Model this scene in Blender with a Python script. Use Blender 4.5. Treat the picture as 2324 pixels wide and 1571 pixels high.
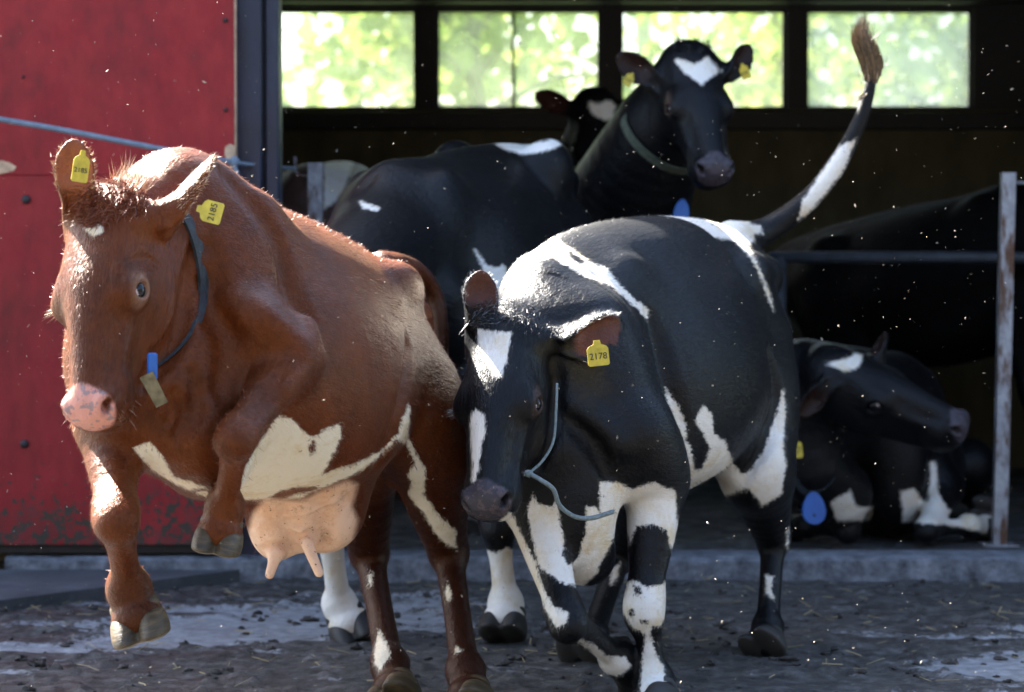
import bpy, math, random
import numpy as np
from mathutils import Vector, Matrix

for o in list(bpy.data.objects):
    bpy.data.objects.remove(o)
SC = bpy.context.scene
COL = SC.collection
R = math.radians
random.seed(7)
RNG = np.random.default_rng(11)

# ------------------------------------------------------------------ camera
FPX, CX, CY, CAMH = 5936.0, 1162.0, 785.5, 1.2       # focal length in units of a 2324 px wide picture
PITCH = math.atan((785.5 - 592.0) / FPX)
cam_data = bpy.data.cameras.new('camera')
cam = bpy.data.objects.new('camera', cam_data)
COL.objects.link(cam)
cam.location = (0, 0, CAMH)
cam.rotation_euler = (math.pi / 2 - PITCH, 0, 0)
cam_data.sensor_width = 36.0
cam_data.lens = 36.0 * FPX / 2324.0
cam_data.clip_start = 0.1
cam_data.clip_end = 2000
cam_data.dof.use_dof = True
cam_data.dof.focus_distance = 6.4
cam_data.dof.aperture_fstop = 3.8
SC.camera = cam

# ------------------------------------------------------------------ sky, sun, exposure
TO_SUN = Vector((-0.48, 0.53, 0.70)).normalized()
SUN_EL = math.asin(TO_SUN.z)
SUN_AZ = math.atan2(TO_SUN.x, TO_SUN.y)
world = bpy.data.worlds.new('World')
SC.world = world
world.use_nodes = True
wn = world.node_tree
wn.nodes.clear()
sky = wn.nodes.new('ShaderNodeTexSky')
sky.sky_type = 'NISHITA'
sky.sun_disc = False
sky.sun_elevation = SUN_EL
sky.sun_rotation = SUN_AZ
sky.dust_density = 2.0
bg = wn.nodes.new('ShaderNodeBackground')
bg.inputs['Strength'].default_value = 0.052
wo = wn.nodes.new('ShaderNodeOutputWorld')
wn.links.new(sky.outputs[0], bg.inputs[0])
wn.links.new(bg.outputs[0], wo.inputs[0])
sd = bpy.data.lights.new('sun', 'SUN')
sd.energy = 5.0
sd.angle = R(0.5)
sd.color = (1.0, 0.95, 0.87)
sun = bpy.data.objects.new('sun', sd)
COL.objects.link(sun)
sun.rotation_euler = TO_SUN.to_track_quat('Z', 'Y').to_euler()
SC.view_settings.view_transform = 'Standard'
SC.view_settings.look = 'None'
SC.view_settings.gamma = 1.0
SC.view_settings.exposure = 3.8
SC.view_settings.use_curve_mapping = False

# ------------------------------------------------------------------ pixels <-> world
CP, SP = math.cos(PITCH), math.sin(PITCH)
def P(px, py, d):
    """point on the ray of pixel (2324 px wide picture) at distance d in front of the camera (world y = d)"""
    x, zc = (px - CX) / FPX, -(py - CY) / FPX
    y, z = CP + SP * zc, -SP + CP * zc
    return np.array((x / y * d, d, CAMH + z / y * d))
def to_px(v):
    v = np.asarray(v, float)
    x, y, z = v[..., 0], v[..., 1], v[..., 2] - CAMH
    yc, zc = CP * y - SP * z, SP * y + CP * z
    return CX + FPX * x / yc, CY - FPX * zc / yc
def PG(px, d, z=0.0):
    return np.array(((px - CX) / FPX * d, d, z))

# ------------------------------------------------------------------ materials
MATS = {}
class NT:
    def __init__(self, name):
        m = bpy.data.materials.new(name)
        m.use_nodes = True
        self.m, self.t = m, m.node_tree
        self.b = self.t.nodes['Principled BSDF']
        MATS[name] = m
    def n(self, kind, **kw):
        nd = self.t.nodes.new('ShaderNode' + kind)
        for k, v in kw.items():
            if hasattr(nd, k):
                setattr(nd, k, v)
            else:
                nd.inputs[k.replace('_', ' ')].default_value = v
        return nd
    def l(self, a, b):
        self.t.links.new(a, b)
    def noise(self, scale, detail=4, rough=.55, vec=None, dist=0.0):
        nd = self.n('TexNoise')
        nd.inputs['Scale'].default_value = scale
        nd.inputs['Detail'].default_value = detail
        nd.inputs['Roughness'].default_value = rough
        nd.inputs['Distortion'].default_value = dist
        if vec is not None:
            self.l(vec, nd.inputs['Vector'])
        return nd.outputs['Fac']
    def ramp(self, fac, stops):
        nd = self.n('ValToRGB')
        e = nd.color_ramp.elements
        while len(e) < len(stops):
            e.new(0.5)
        for i, (p, c) in enumerate(stops):
            e[i].position = p
            e[i].color = tuple(c) + (1,) if len(c) == 3 else c
        self.l(fac, nd.inputs[0])
        return nd.outputs[0]
    def math(self, op, a, b=None, c=None, clamp=False):
        nd = self.n('Math', operation=op, use_clamp=clamp)
        for i, v in enumerate((a, b, c)):
            if v is None:
                continue
            if isinstance(v, (int, float)):
                nd.inputs[i].default_value = v
            else:
                self.l(v, nd.inputs[i])
        return nd.outputs[0]
    def smooth(self, v, lo, hi, tlo=0.0, thi=1.0):
        nd = self.n('MapRange', interpolation_type='SMOOTHSTEP')
        self.l(v, nd.inputs[0])
        for i, x in enumerate((lo, hi, tlo, thi)):
            nd.inputs[i + 1].default_value = x
        return nd.outputs[0]
    def mix(self, fac, a, b, mode='MIX'):
        nd = self.n('Mix', data_type='RGBA', blend_type=mode)
        for idx, v in ((0, fac), (6, a), (7, b)):
            s = nd.inputs[idx]
            if isinstance(v, (int, float)):
                s.default_value = v
            elif isinstance(v, (tuple, list)):
                s.default_value = tuple(v) + (1,) if len(v) == 3 else v
            else:
                self.l(v, s)
        return nd.outputs[2]
    def coord(self, which='Object', scale=None):
        tc = self.n('TexCoord')
        if scale is None:
            return tc.outputs[which]
        mp = self.n('Mapping')
        mp.inputs['Scale'].default_value = scale
        self.l(tc.outputs[which], mp.inputs[0])
        return mp.outputs[0]
    def bump(self, h, strength=.3, dist=.01, prev=None):
        nd = self.n('Bump')
        nd.inputs['Strength'].default_value = strength
        nd.inputs['Distance'].default_value = dist
        self.l(h, nd.inputs['Height'])
        if prev is not None:
            self.l(prev, nd.inputs['Normal'])
        return nd.outputs[0]
    def set(self, **kw):
        for k, v in kw.items():
            s = self.b.inputs[k.replace('_', ' ')]
            if isinstance(v, (int, float, tuple)):
                s.default_value = v
            else:
                self.l(v, s)
        return self.m

def simple(name, c, rough=.6, metal=0.0, var=.25, scale=20, spec=.5, bump=.0):
    t = NT(name)
    f = t.noise(scale, 5, vec=t.coord())
    lo = tuple(x * (1 - var) for x in c)
    hi = tuple(min(1, x * (1 + var)) for x in c)
    t.set(Base_Color=t.ramp(f, [(.3, lo), (.7, hi)]), Roughness=rough, Metallic=metal, Specular_IOR_Level=spec)
    if bump:
        t.set(Normal=t.bump(f, bump, .01))
    return t.m

def coat_material(name, coat_lo, coat_hi, white, pad, pad_spot, ear, pink, sheen, rough, sheen_tint, edge=2.0, stretch=(.22, 1, 1), spec=.7, stint=(1, 1, 1)):
    t = NT(name)
    co = t.coord()
    at = t.n('Attribute', attribute_name='marks')
    sp = t.n('SeparateColor')
    t.l(at.outputs['Color'], sp.inputs[0])
    wsd, padm, earm = sp.outputs[0], sp.outputs[1], sp.outputs[2]
    pinkm = at.outputs['Alpha']
    # hair strokes: noise stretched along the lie of the coat
    fl = t.n('Attribute', attribute_name='flow')
    mp = t.n('Mapping')
    mp.inputs['Scale'].default_value = stretch
    t.l(fl.outputs['Vector'], mp.inputs[0])
    hair = t.noise(260, 3, .6, mp.outputs[0], .6)
    big = t.noise(5, 5, .6, co)
    mid = t.noise(28, 4, .6, co)
    tone = t.math('ADD', t.math('MULTIPLY', big, .55), t.math('ADD', t.math('MULTIPLY', mid, .25), t.math('MULTIPLY', hair, .2)))
    c = t.ramp(tone, [(.34, coat_lo), (.66, coat_hi)])
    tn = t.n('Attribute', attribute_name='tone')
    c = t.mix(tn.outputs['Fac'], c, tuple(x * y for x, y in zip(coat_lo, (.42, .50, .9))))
    # white markings: signed distance plus ragged hair edge
    jag = t.math('SUBTRACT', t.noise(110, 5, .7, mp.outputs[0], .5), .5)
    jag2 = t.math('SUBTRACT', t.noise(14, 3, .6, co), .5)
    w = t.math('ADD', wsd, t.math('ADD', t.math('MULTIPLY', jag, edge), t.math('MULTIPLY', jag2, edge * .45)))
    wm = t.smooth(w, -.30, .30)
    wc = t.mix(t.smooth(t.noise(7, 6, .75, co), .46, .72), white, tuple(x * y for x, y in zip(white, (.84, .72, .50))))
    c = t.mix(wm, c, wc)
    # dirt flecks on the white hair
    dirt = t.math('MULTIPLY', t.smooth(t.noise(34, 6, .8, co), .62, .70), wm)
    c = t.mix(t.math('MULTIPLY', dirt, .75), c, (.05, .038, .022))
    c = t.mix(pinkm, c, t.mix(t.smooth(t.noise(9, 5, .7, co), .42, .7), pink, tuple(x * y for x, y in zip(pink, (.85, .72, .62)))))
    ud = t.math('MULTIPLY', t.smooth(t.noise(17, 6, .75, co), .55, .72), .55)
    c = t.mix(t.math('MULTIPLY', pinkm, ud), c, (.16, .085, .04))
    c = t.mix(t.math('MULTIPLY', pinkm, t.smooth(t.noise(70, 4, .7, co), .64, .68)), c, (.03, .02, .012))
    c = t.mix(earm, c, t.mix(mid, ear, tuple(x * .35 for x in ear)))
    pc = t.mix(t.smooth(t.noise(55, 3, .5, co), .54, .6), pad, pad_spot)
    c = t.mix(padm, c, pc)
    rgh = t.math('ADD', rough, t.math('MULTIPLY', t.math('SUBTRACT', hair, .5), .25))
    rgh = t.math('SUBTRACT', rgh, t.math('MULTIPLY', padm, .2))
    bf = t.bump(hair, .5, .004)
    bf = t.bump(t.noise(60, 4, .6, mp.outputs[0]), .35, .010, bf)
    bf = t.bump(big, .25, .03, bf)
    t.set(Base_Color=c, Roughness=rgh, Normal=bf, Sheen_Weight=sheen, Sheen_Roughness=.35, Sheen_Tint=sheen_tint + (1,), Specular_IOR_Level=spec, Specular_Tint=stint + (1,))
    return t.m

M_RED = coat_material('red_coat', (.045, .0085, .0022), (.150, .034, .0072), (.82, .74, .58), (.58, .26, .20), (.30, .20, .19),
                      (.26, .085, .05), (.80, .53, .36), .04, .36, (1, .7, .45), spec=.30, stint=(1, .72, .50))
M_BLACK = coat_material('black_coat', (.0015, .0015, .002), (.006, .006, .0065), (.80, .76, .68), (.050, .045, .055), (.085, .065, .07),
                        (.13, .040, .020), (.55, .33, .25), .02, .36, (.8, .88, 1.0), spec=.22)
M_DULL = coat_material('dusty_black_coat', (.002, .002, .002), (.007, .0065, .0065), (.70, .66, .58), (.050, .045, .055), (.085, .065, .07),
                       (.06, .022, .014), (.55, .33, .25), .0, .65, (1, 1, 1), spec=.05)
M_BROWN = coat_material('brown_coat', (.035, .014, .008), (.075, .03, .018), (.75, .73, .70), (.05, .04, .045), (.08, .06, .07),
                        (.2, .07, .04), (.5, .3, .22), .15, .55, (1, .9, .8))

M_BARN = coat_material('barn_black_coat', (.0015, .0015, .002), (.006, .006, .0065), (.78, .74, .66), (.060, .050, .060), (.04, .034, .04),
                       (.030, .012, .008), (.55, .33, .25), .02, .40, (.8, .88, 1.0), spec=.22)
t = NT('eyeball')
t.set(Base_Color=(.006, .005, .007, 1), Roughness=.10, Specular_IOR_Level=.35)
t = NT('eye_white')
t.set(Base_Color=(.62, .50, .48, 1), Roughness=.2)
t = NT('hoof_horn')
co = t.coord(scale=(1, 1, 5))
t.set(Base_Color=t.ramp(t.noise(18, 5, .6, co), [(.3, (.020, .014, .007)), (.55, (.075, .050, .020)), (.75, (.16, .11, .045))]), Roughness=.55,
      Normal=t.bump(t.noise(35, 4, .6, co), .4, .006))
simple('hoof_dark', (.020, .017, .013), .6, bump=.3)
simple('red_hair', (.17, .040, .011), .5, var=.45, scale=60)
simple('white_hair', (.55, .55, .55), .5, var=.3, scale=60)
simple('sunlit_hair', (.34, .12, .045), .5, var=.3, scale=60)
simple('pale_hair', (.50, .36, .24), .5, var=.3, scale=60)
simple('black_hair', (.008, .008, .009), .42, var=.4, scale=60)
simple('grey_hair', (.16, .16, .16), .42, var=.5, scale=90)
simple('switch_hair', (.13, .078, .034), .55, var=.7, scale=55)
simple('yellow_tag', (.52, .40, .035), .45, var=.2, scale=60)
simple('tag_ink', (.02, .02, .02), .6)
simple('blue_plastic', (.006, .085, .32), .35, var=.15)
simple('blue_dark', (.004, .02, .06), .5)
simple('collar_web', (.018, .024, .030), .65, var=.5, scale=50, bump=.3)
simple('collar_green', (.07, .085, .06), .7, var=.3, scale=50)
simple('rope_grey', (.16, .20, .20), .8, var=.35, scale=120, bump=.5)
simple('buckle_brass', (.14, .12, .07), .4, .6, var=.4, scale=60)

# ------------------------------------------------------------------ mesh helpers
def new_obj(name, verts, faces, mat, parent=None, smooth=True, loc=None):
    """one mesh object; world-space verts, origin moved to loc (or to the parent's origin)"""
    verts = np.asarray(verts, float).reshape(-1, 3)
    org = np.zeros(3)
    if parent is not None:
        org = np.array(parent['org'])
    elif loc is not None:
        org = np.array(loc, float)
    me = bpy.data.meshes.new(name)
    me.from_pydata((verts - org).tolist(), [], faces if isinstance(faces, list) else faces.tolist())
    if smooth:
        me.polygons.foreach_set('use_smooth', np.ones(len(me.polygons), bool))
    me.materials.append(MATS[mat] if isinstance(mat, str) else mat)
    me.update()
    o = bpy.data.objects.new(name, me)
    COL.objects.link(o)
    if parent is not None:
        o.parent = parent
    else:
        o.location = org
    o['org'] = [float(x) for x in org]
    return o
def tag(o, label=None, cat=None, group=None, kind=None):
    for k, v in (('label', label), ('category', cat), ('group', group), ('kind', kind)):
        if v:
            o[k] = v
    return o
def empty(name, loc, label, cat, group=None):
    o = bpy.data.objects.new(name, None)
    COL.objects.link(o)
    o.location = [float(x) for x in loc]
    o.empty_display_size = .1
    o['org'] = [float(x) for x in loc]
    return tag(o, label, cat, group)

class MB:
    def __init__(self):
        self.v, self.f = [], []
    def box(self, a, b, bev=0.0):
        a, b = np.minimum(a, b), np.maximum(a, b)
        n = len(self.v)
        if bev <= 0:
            for z in (a[2], b[2]):
                self.v += [(a[0], a[1], z), (b[0], a[1], z), (b[0], b[1], z), (a[0], b[1], z)]
            q = [(3, 2, 1, 0), (4, 5, 6, 7), (0, 1, 5, 4), (1, 2, 6, 5), (2, 3, 7, 6), (3, 0, 4, 7)]
            self.f += [tuple(n + i for i in f) for f in q]
        else:
            e = bev
            rings = []
            for (z, s) in ((a[2], e), (a[2] + e, 0), (b[2] - e, 0), (b[2], e)):
                x0, y0, x1, y1 = a[0] + s, a[1] + s, b[0] - s, b[1] - s
                c = e if s == 0 else e * .5
                rings.append([(x0 + c, y0, z), (x1 - c, y0, z), (x1, y0 + c, z), (x1, y1 - c, z),
                              (x1 - c, y1, z), (x0 + c, y1, z), (x0, y1 - c, z), (x0, y0 + c, z)])
            for r_ in rings:
                self.v += r_
            for k in range(3):
                for i in range(8):
                    j = (i + 1) % 8
                    self.f.append((n + k * 8 + i, n + k * 8 + j, n + k * 8 + 8 + j, n + k * 8 + 8 + i))
            self.f.append(tuple(n + 7 - i for i in range(8)))
            self.f.append(tuple(n + 24 + i for i in range(8)))
        return self
    def tube(self, pts, rad, sides=10, cap=True, flat=None):
        pts = [np.asarray(p, float) for p in pts]
        m = len(pts)
        if not hasattr(rad, '__len__'):
            rad = [rad] * m
        n = len(self.v)
        prev = None
        for i, p in enumerate(pts):
            tdir = pts[min(i + 1, m - 1)] - pts[max(i - 1, 0)]
            tdir /= np.linalg.norm(tdir) + 1e-9
            if prev is None:
                a = np.array((0, 0, 1.)) if abs(tdir[2]) < .9 else np.array((1., 0, 0))
            else:
                a = prev
            u = a - tdir * a.dot(tdir)
            u /= np.linalg.norm(u) + 1e-9
            prev = u
            w = np.cross(tdir, u)
            for k in range(sides):
                an = 2 * math.pi * k / sides
                self.v.append(tuple(p + rad[i] * (math.cos(an) * u + math.sin(an) * w * (flat or 1))))
        for i in range(m - 1):
            for k in range(sides):
                j = (k + 1) % sides
                self.f.append((n + i * sides + k, n + i * sides + j, n + (i + 1) * sides + j, n + (i + 1) * sides + k))
        if cap:
            self.f.append(tuple(n + sides - 1 - k for k in range(sides)))
            self.f.append(tuple(n + (m - 1) * sides + k for k in range(sides)))
        return self
    def prism(self, outline, o, ax, ay, az, thick):
        """flat outline (2-D) extruded by +-thick/2 along az"""
        n, m = len(self.v), len(outline)
        for s in (-.5, .5):
            for (a, b) in outline:
                self.v.append(tuple(np.asarray(o) + a * np.asarray(ax) + b * np.asarray(ay) + s * thick * np.asarray(az)))
        self.f.append(tuple(n + m - 1 - i for i in range(m)))
        self.f.append(tuple(n + m + i for i in range(m)))
        for i in range(m):
            j = (i + 1) % m
            self.f.append((n + i, n + j, n + m + j, n + m + i))
        return self
    def ball(self, c, r, seg=12, rings=8, axes=None):
        n = len(self.v)
        r = np.array(r if hasattr(r, '__len__') else (r, r, r), float)
        A = np.eye(3) if axes is None else np.asarray(axes)
        c = np.asarray(c, float)
        for i in range(rings + 1):
            th = math.pi * i / rings
            for k in range(seg):
                ph = 2 * math.pi * k / seg
                q = np.array((math.sin(th) * math.cos(ph), math.sin(th) * math.sin(ph), math.cos(th))) * r
                self.v.append(tuple(c + q @ A))
        for i in range(rings):
            for k in range(seg):
                j = (k + 1) % seg
                self.f.append((n + i * seg + k, n + (i + 1) * seg + k, n + (i + 1) * seg + j, n + i * seg + j))
        return self
    def obj(self, name, mat, parent=None, smooth=True, loc=None):
        return new_obj(name, self.v, self.f, mat, parent, smooth, loc)

def catmull(pts, sub=6):
    pts = np.asarray(pts, float)
    if len(pts) < 3:
        return pts
    out = []
    ext = np.vstack([2 * pts[0] - pts[1], pts, 2 * pts[-1] - pts[-2]])
    for i in range(1, len(ext) - 2):
        p0, p1, p2, p3 = ext[i - 1], ext[i], ext[i + 1], ext[i + 2]
        for s in range(sub):
            u = s / sub
            out.append(.5 * ((2 * p1) + (-p0 + p2) * u + (2 * p0 - 5 * p1 + 4 * p2 - p3) * u * u + (-p0 + 3 * p1 - 3 * p2 + p3) * u ** 3))
    out.append(pts[-1])
    return np.array(out)
def unit(v):
    v = np.asarray(v, float)
    return v / (np.linalg.norm(v) + 1e-12)
def frame(x, z):
    """rows: x, y, z axes, x exact, z as near as can be"""
    x = unit(x)
    z = np.asarray(z, float)
    z = unit(z - x * z.dot(x))
    return np.array((x, np.cross(z, x), z))

# ------------------------------------------------------------------ implicit body modelling
class Field:
    def __init__(self):
        self.prims = []       # (lo, hi, k, op, func)
    def add(self, fn, lo, hi, k=.03, op=1):
        m = abs(k) + .07
        self.prims.append((np.asarray(lo) - m, np.asarray(hi) + m, k, op, fn))
    def ell(self, c, r, A=None, k=.03, op=1):
        c, r = np.asarray(c, float), np.asarray(r, float)
        A = np.eye(3) if A is None else np.asarray(A)
        f32 = np.float32
        c32, AT, w1, w2 = c.astype(f32), np.ascontiguousarray(A.T).astype(f32), (1 / r ** 2).astype(f32), (1 / r ** 4).astype(f32)
        def fn(p):
            q = (p - c32) @ AT
            q *= q
            k0 = np.sqrt(q @ w1) + 1e-9
            k1 = np.sqrt(q @ w2) + 1e-9
            return k0 * (k0 - 1) / k1
        e = np.abs(A.T) @ r
        self.add(fn, c - e, c + e, k, op)
    def tube(self, pts, rad, k=.03, op=1, sq=None, s=1.0, sub=4):
        pr = catmull(np.column_stack([np.asarray(pts, float), np.asarray(rad, float)]), sub) if len(pts) > 2 else np.column_stack([pts, rad])
        C, rr = pr[:, :3], pr[:, 3]
        C2 = C.copy()
        if sq is not None:
            sq = unit(sq)
            C2 = C + np.outer(C @ sq, sq) * (1 / s - 1)
        def fn(p):
            if sq is not None:
                w = (p @ sq.astype(np.float32)) * np.float32(1 / s - 1)
                x, y, z = (p[:, i] + w * np.float32(sq[i]) for i in range(3))
            else:
                x, y, z = (np.ascontiguousarray(p[:, i]) for i in range(3))
            best = None
            for i in range(len(C2) - 1):
                ax, ay, az = (np.float32(q) for q in C2[i])
                ab = C2[i + 1] - C2[i]
                L2 = ab.dot(ab) + 1e-9
                bx, by, bz = (np.float32(q) for q in ab)
                ux, uy, uz = x - ax, y - ay, z - az
                tt = ux * np.float32(ab[0] / L2) + uy * np.float32(ab[1] / L2) + uz * np.float32(ab[2] / L2)
                np.maximum(tt, 0, out=tt); np.minimum(tt, 1, out=tt)
                ux -= tt * bx; uy -= tt * by; uz -= tt * bz
                d = np.sqrt(ux * ux + uy * uy + uz * uz) - (np.float32(rr[i]) + tt * np.float32(rr[i + 1] - rr[i]))
                best = d if best is None else np.minimum(best, d)
            return best
        m = rr.max() * max(s, 1)
        self.add(fn, C.min(0) - m, C.max(0) + m, k, op)
    def loft(self, o, A, st, k=.03, op=1, cap=.08):
        """stations (x, yc, zc, half width, half height, egg) along the local x axis of frame A at o"""
        st = catmull(np.asarray(st, float), 10)
        o = np.asarray(o, float)
        xs = st[:, 0]
        def fn(p):
            q = ((p - o) @ A.T).astype(np.float32)
            x = np.clip(q[:, 0], xs[0], xs[-1])
            yc, zc, hw, hh, eg = (np.interp(x, xs, st[:, i]) for i in range(1, 6))
            v = (q[:, 2] - zc)
            vb = np.clip(v / hh, -1.3, 1.3)
            a = hw * (1 - eg * vb)
            u = q[:, 1] - yc
            dx = q[:, 0] - x
            k0 = np.sqrt((u / a) ** 2 + (v / hh) ** 2 + (dx / cap) ** 2) + 1e-9
            k1 = np.sqrt((u / a ** 2) ** 2 + (v / hh ** 2) ** 2 + (dx / cap ** 2) ** 2) + 1e-9
            return k0 * (k0 - 1) / k1
        cs = []
        for r_ in st:
            for sy in (-1.4, 1.4):
                for sz in (-1, 1):
                    cs.append(o + A.T @ np.array((r_[0], r_[1] + sy * r_[3], r_[2] + sz * r_[4])))
        cs = np.array(cs)
        self.add(fn, cs.min(0) - cap, cs.max(0) + cap, k, op)
    def ear(self, o, A, L, W, t=.0075, k=.03):
        """cupped leaf: A rows = along, across, open side"""
        o = np.asarray(o, float)
        fn0 = lambda p: ear_coords(p, o, A, L, W)
        def fn(p):
            s, w, n, Ws, n0 = fn0(p)
            d1 = np.abs(n - n0) * .72 - t * (1.25 - .5 * np.clip(s / L, 0, 1))
            d2 = np.abs(w) - Ws
            d3 = np.maximum(s - L, -s - .02)
            d = smax(smax(d1, d2, .012), d3, .012)
            return d
        ex = max(L, W * 2) + .03
        self.add(fn, o - ex, o + ex, k, 1)
    def __call__(self, p):
        """field value at points, worked off in 0.2 m cells so that far primitives are skipped"""
        if len(p) < 3000:
            return self.part(p)
        c = np.floor(p / .2).astype(np.int64)
        key = (c[:, 0] * 4096 + c[:, 1]) * 4096 + c[:, 2]
        order = np.argsort(key, kind='stable')
        cut = np.nonzero(np.diff(key[order]))[0] + 1
        out = np.empty(len(p))
        for idx in np.split(order, cut):
            out[idx] = self.part(p[idx])
        return out
    def part(self, p):
        p = p.astype(np.float32)
        d = np.full(len(p), .3, np.float32)
        a, b = p.min(0), p.max(0)
        for lo, hi, k, op, fn in self.prims:
            if (a > hi).any() or (b < lo).any():
                continue
            v = fn(p)
            d = smin(d, v, k) if op > 0 else smax(d, -v, k)
        return d
    def bounds(self):
        lo = np.min([p[0] for p in self.prims if p[3] > 0], 0)
        hi = np.max([p[1] for p in self.prims if p[3] > 0], 0)
        return lo, hi
def smin(a, b, k):
    h = np.maximum(k - np.abs(a - b), 0) / k
    return np.minimum(a, b) - h * h * k * .25
def smax(a, b, k):
    return -smin(-a, -b, k)
def ear_coords(p, o, A, L, W):
    q = (p - o) @ A.T
    s, w, n = q[:, 0], q[:, 1], q[:, 2]
    u = np.clip(s / L, 0, 1)
    Ws = W * np.interp(u, [0, .12, .3, .5, .7, .85, .95, 1], [.50, .62, .88, 1.0, .88, .6, .32, .12])
    cup = np.interp(u, [0, .3, .7, 1], [1.25, .85, .5, .3])
    n0 = cup * (w * w) / np.maximum(Ws, .008) - .18 * W * np.sin(u * math.pi)
    return s, w, n, Ws, n0

def polygonise(F, vox):
    lo, hi = F.bounds()
    c = 4
    nb = np.ceil((hi - lo) / (vox * c)).astype(int) + 1
    g = np.stack(np.meshgrid(*[np.arange(k) for k in nb], indexing='ij'), -1).reshape(-1, 3)
    ctr = lo + (g + .5) * vox * c - .5 * vox
    dc = F(ctr)
    near = np.abs(dc) < vox * c * .87 * 1.25 + .012
    S = np.repeat(np.repeat(np.repeat(np.where(dc < 0, -.1, .1).astype(np.float32).reshape(nb), c, 0), c, 1), c, 2)
    gb = g[near]
    off = np.stack(np.meshgrid(*[np.arange(c)] * 3, indexing='ij'), -1).reshape(-1, 3)
    ii = (gb[:, None, :] * c + off[None]).reshape(-1, 3)
    for s in range(0, len(ii), 400000):
        q = ii[s:s + 400000]
        S[q[:, 0], q[:, 1], q[:, 2]] = F(lo + q * vox)
    ins = S < 0
    n0, n1, n2 = np.array(S.shape) - 1
    cnt = np.zeros((n0, n1, n2), np.int8)
    corners = [(a, b, d) for a in (0, 1) for b in (0, 1) for d in (0, 1)]
    for a, b, d in corners:
        cnt += ins[a:a + n0, b:b + n1, d:d + n2]
    act = (cnt > 0) & (cnt < 8)
    cells = np.argwhere(act)
    idm = np.full(act.shape, -1, np.int64)
    idm[act] = np.arange(len(cells))
    val = {q: S[cells[:, 0] + q[0], cells[:, 1] + q[1], cells[:, 2] + q[2]] for q in corners}
    acc = np.zeros((len(cells), 3))
    num = np.zeros(len(cells))
    for q in corners:
        for ax in range(3):
            if q[ax] == 0:
                q2 = list(q)
                q2[ax] = 1
                q2 = tuple(q2)
                a, b = val[q], val[q2]
                m = (a < 0) != (b < 0)
                tt = a[m] / (a[m] - b[m])
                pt = np.tile(np.array(q, float), (m.sum(), 1))
                pt[:, ax] += tt
                acc[m] += pt
                num[m] += 1
    V = lo + (cells + acc / num[:, None]) * vox
    faces = []
    for ax in range(3):
        b_, c_ = (ax + 1) % 3, (ax + 2) % 3
        s0 = [slice(None)] * 3
        s1 = [slice(None)] * 3
        s0[ax], s1[ax] = slice(0, -1), slice(1, None)
        e = ins[tuple(s0)] != ins[tuple(s1)]
        ed = np.argwhere(e)
        ed = ed[(ed[:, b_] > 0) & (ed[:, c_] > 0) & (ed[:, b_] < S.shape[b_] - 1) & (ed[:, c_] < S.shape[c_] - 1)]
        flip = ins[ed[:, 0], ed[:, 1], ed[:, 2]]
        def cell(db, dc_):
            q = ed.copy()
            q[:, b_] -= db
            q[:, c_] -= dc_
            return idm[q[:, 0], q[:, 1], q[:, 2]]
        quad = np.stack([cell(1, 1), cell(0, 1), cell(0, 0), cell(1, 0)], 1)
        quad[~flip] = quad[~flip][:, ::-1]
        faces.append(quad)
    Q = np.concatenate(faces)
    Q = Q[(Q >= 0).all(1)]
    # slide the vertices onto the true surface
    for it in range(1):
        h = vox * .4
        d0 = F(V)
        gr = np.stack([F(V + np.eye(3)[i] * h) - d0 for i in range(3)], 1) / h
        g2 = (gr * gr).sum(1)
        st = -(d0 / np.maximum(g2, .2))[:, None] * gr
        ln = np.linalg.norm(st, axis=1)
        st *= np.minimum(1, vox * .6 / np.maximum(ln, 1e-9))[:, None]
        V = V + st
    N = gr / np.maximum(np.linalg.norm(gr, axis=1), 1e-9)[:, None]
    # keep the largest piece only
    return V, Q, N

def poly_sd(px, py, poly):
    """signed distance in pixels, positive inside"""
    poly = np.asarray(poly, float)
    d = np.full(len(px), 1e9)
    ins = np.zeros(len(px), bool)
    for i in range(len(poly)):
        a, b = poly[i], poly[(i + 1) % len(poly)]
        e = b - a
        wx, wy = px - a[0], py - a[1]
        tt = np.clip((wx * e[0] + wy * e[1]) / (e @ e + 1e-9), 0, 1)
        d = np.minimum(d, (wx - tt * e[0]) ** 2 + (wy - tt * e[1]) ** 2)
        c1 = (a[1] > py) != (b[1] > py)
        with np.errstate(divide='ignore', invalid='ignore'):
            xi = a[0] + (py - a[1]) / (e[1] if abs(e[1]) > 1e-9 else 1e-9) * e[0]
        ins ^= c1 & (px < xi)
    d = np.sqrt(d)
    return np.where(ins, d, -d)

def strands(name, roots, dirs, length, width, mat, parent, bend=None, jitter=.3, seg=4, rng=RNG):
    """tapering hair ribbons"""
    V, Fc = [], []
    for r_, d in zip(roots, dirs):
        d = unit(unit(d) + rng.normal(0, jitter, 3))
        L = length * rng.uniform(.6, 1.2)
        side = unit(np.cross(d, rng.normal(0, 1, 3)))
        bd = (np.asarray(bend) if bend is not None else np.zeros(3)) + rng.normal(0, .15, 3)
        n = len(V)
        p = np.asarray(r_, float)
        for s in range(seg + 1):
            u = s / seg
            w = width * (1 - u ** 1.5) * .5 + width * .03
            q = p + d * L * u + bd * L * u * u * .6
            V.append(q - side * w)
            V.append(q + side * w)
            if s:
                Fc.append((n + 2 * s - 2, n + 2 * s - 1, n + 2 * s + 1, n + 2 * s))
    return new_obj(name, V, Fc, mat, parent)

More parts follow.
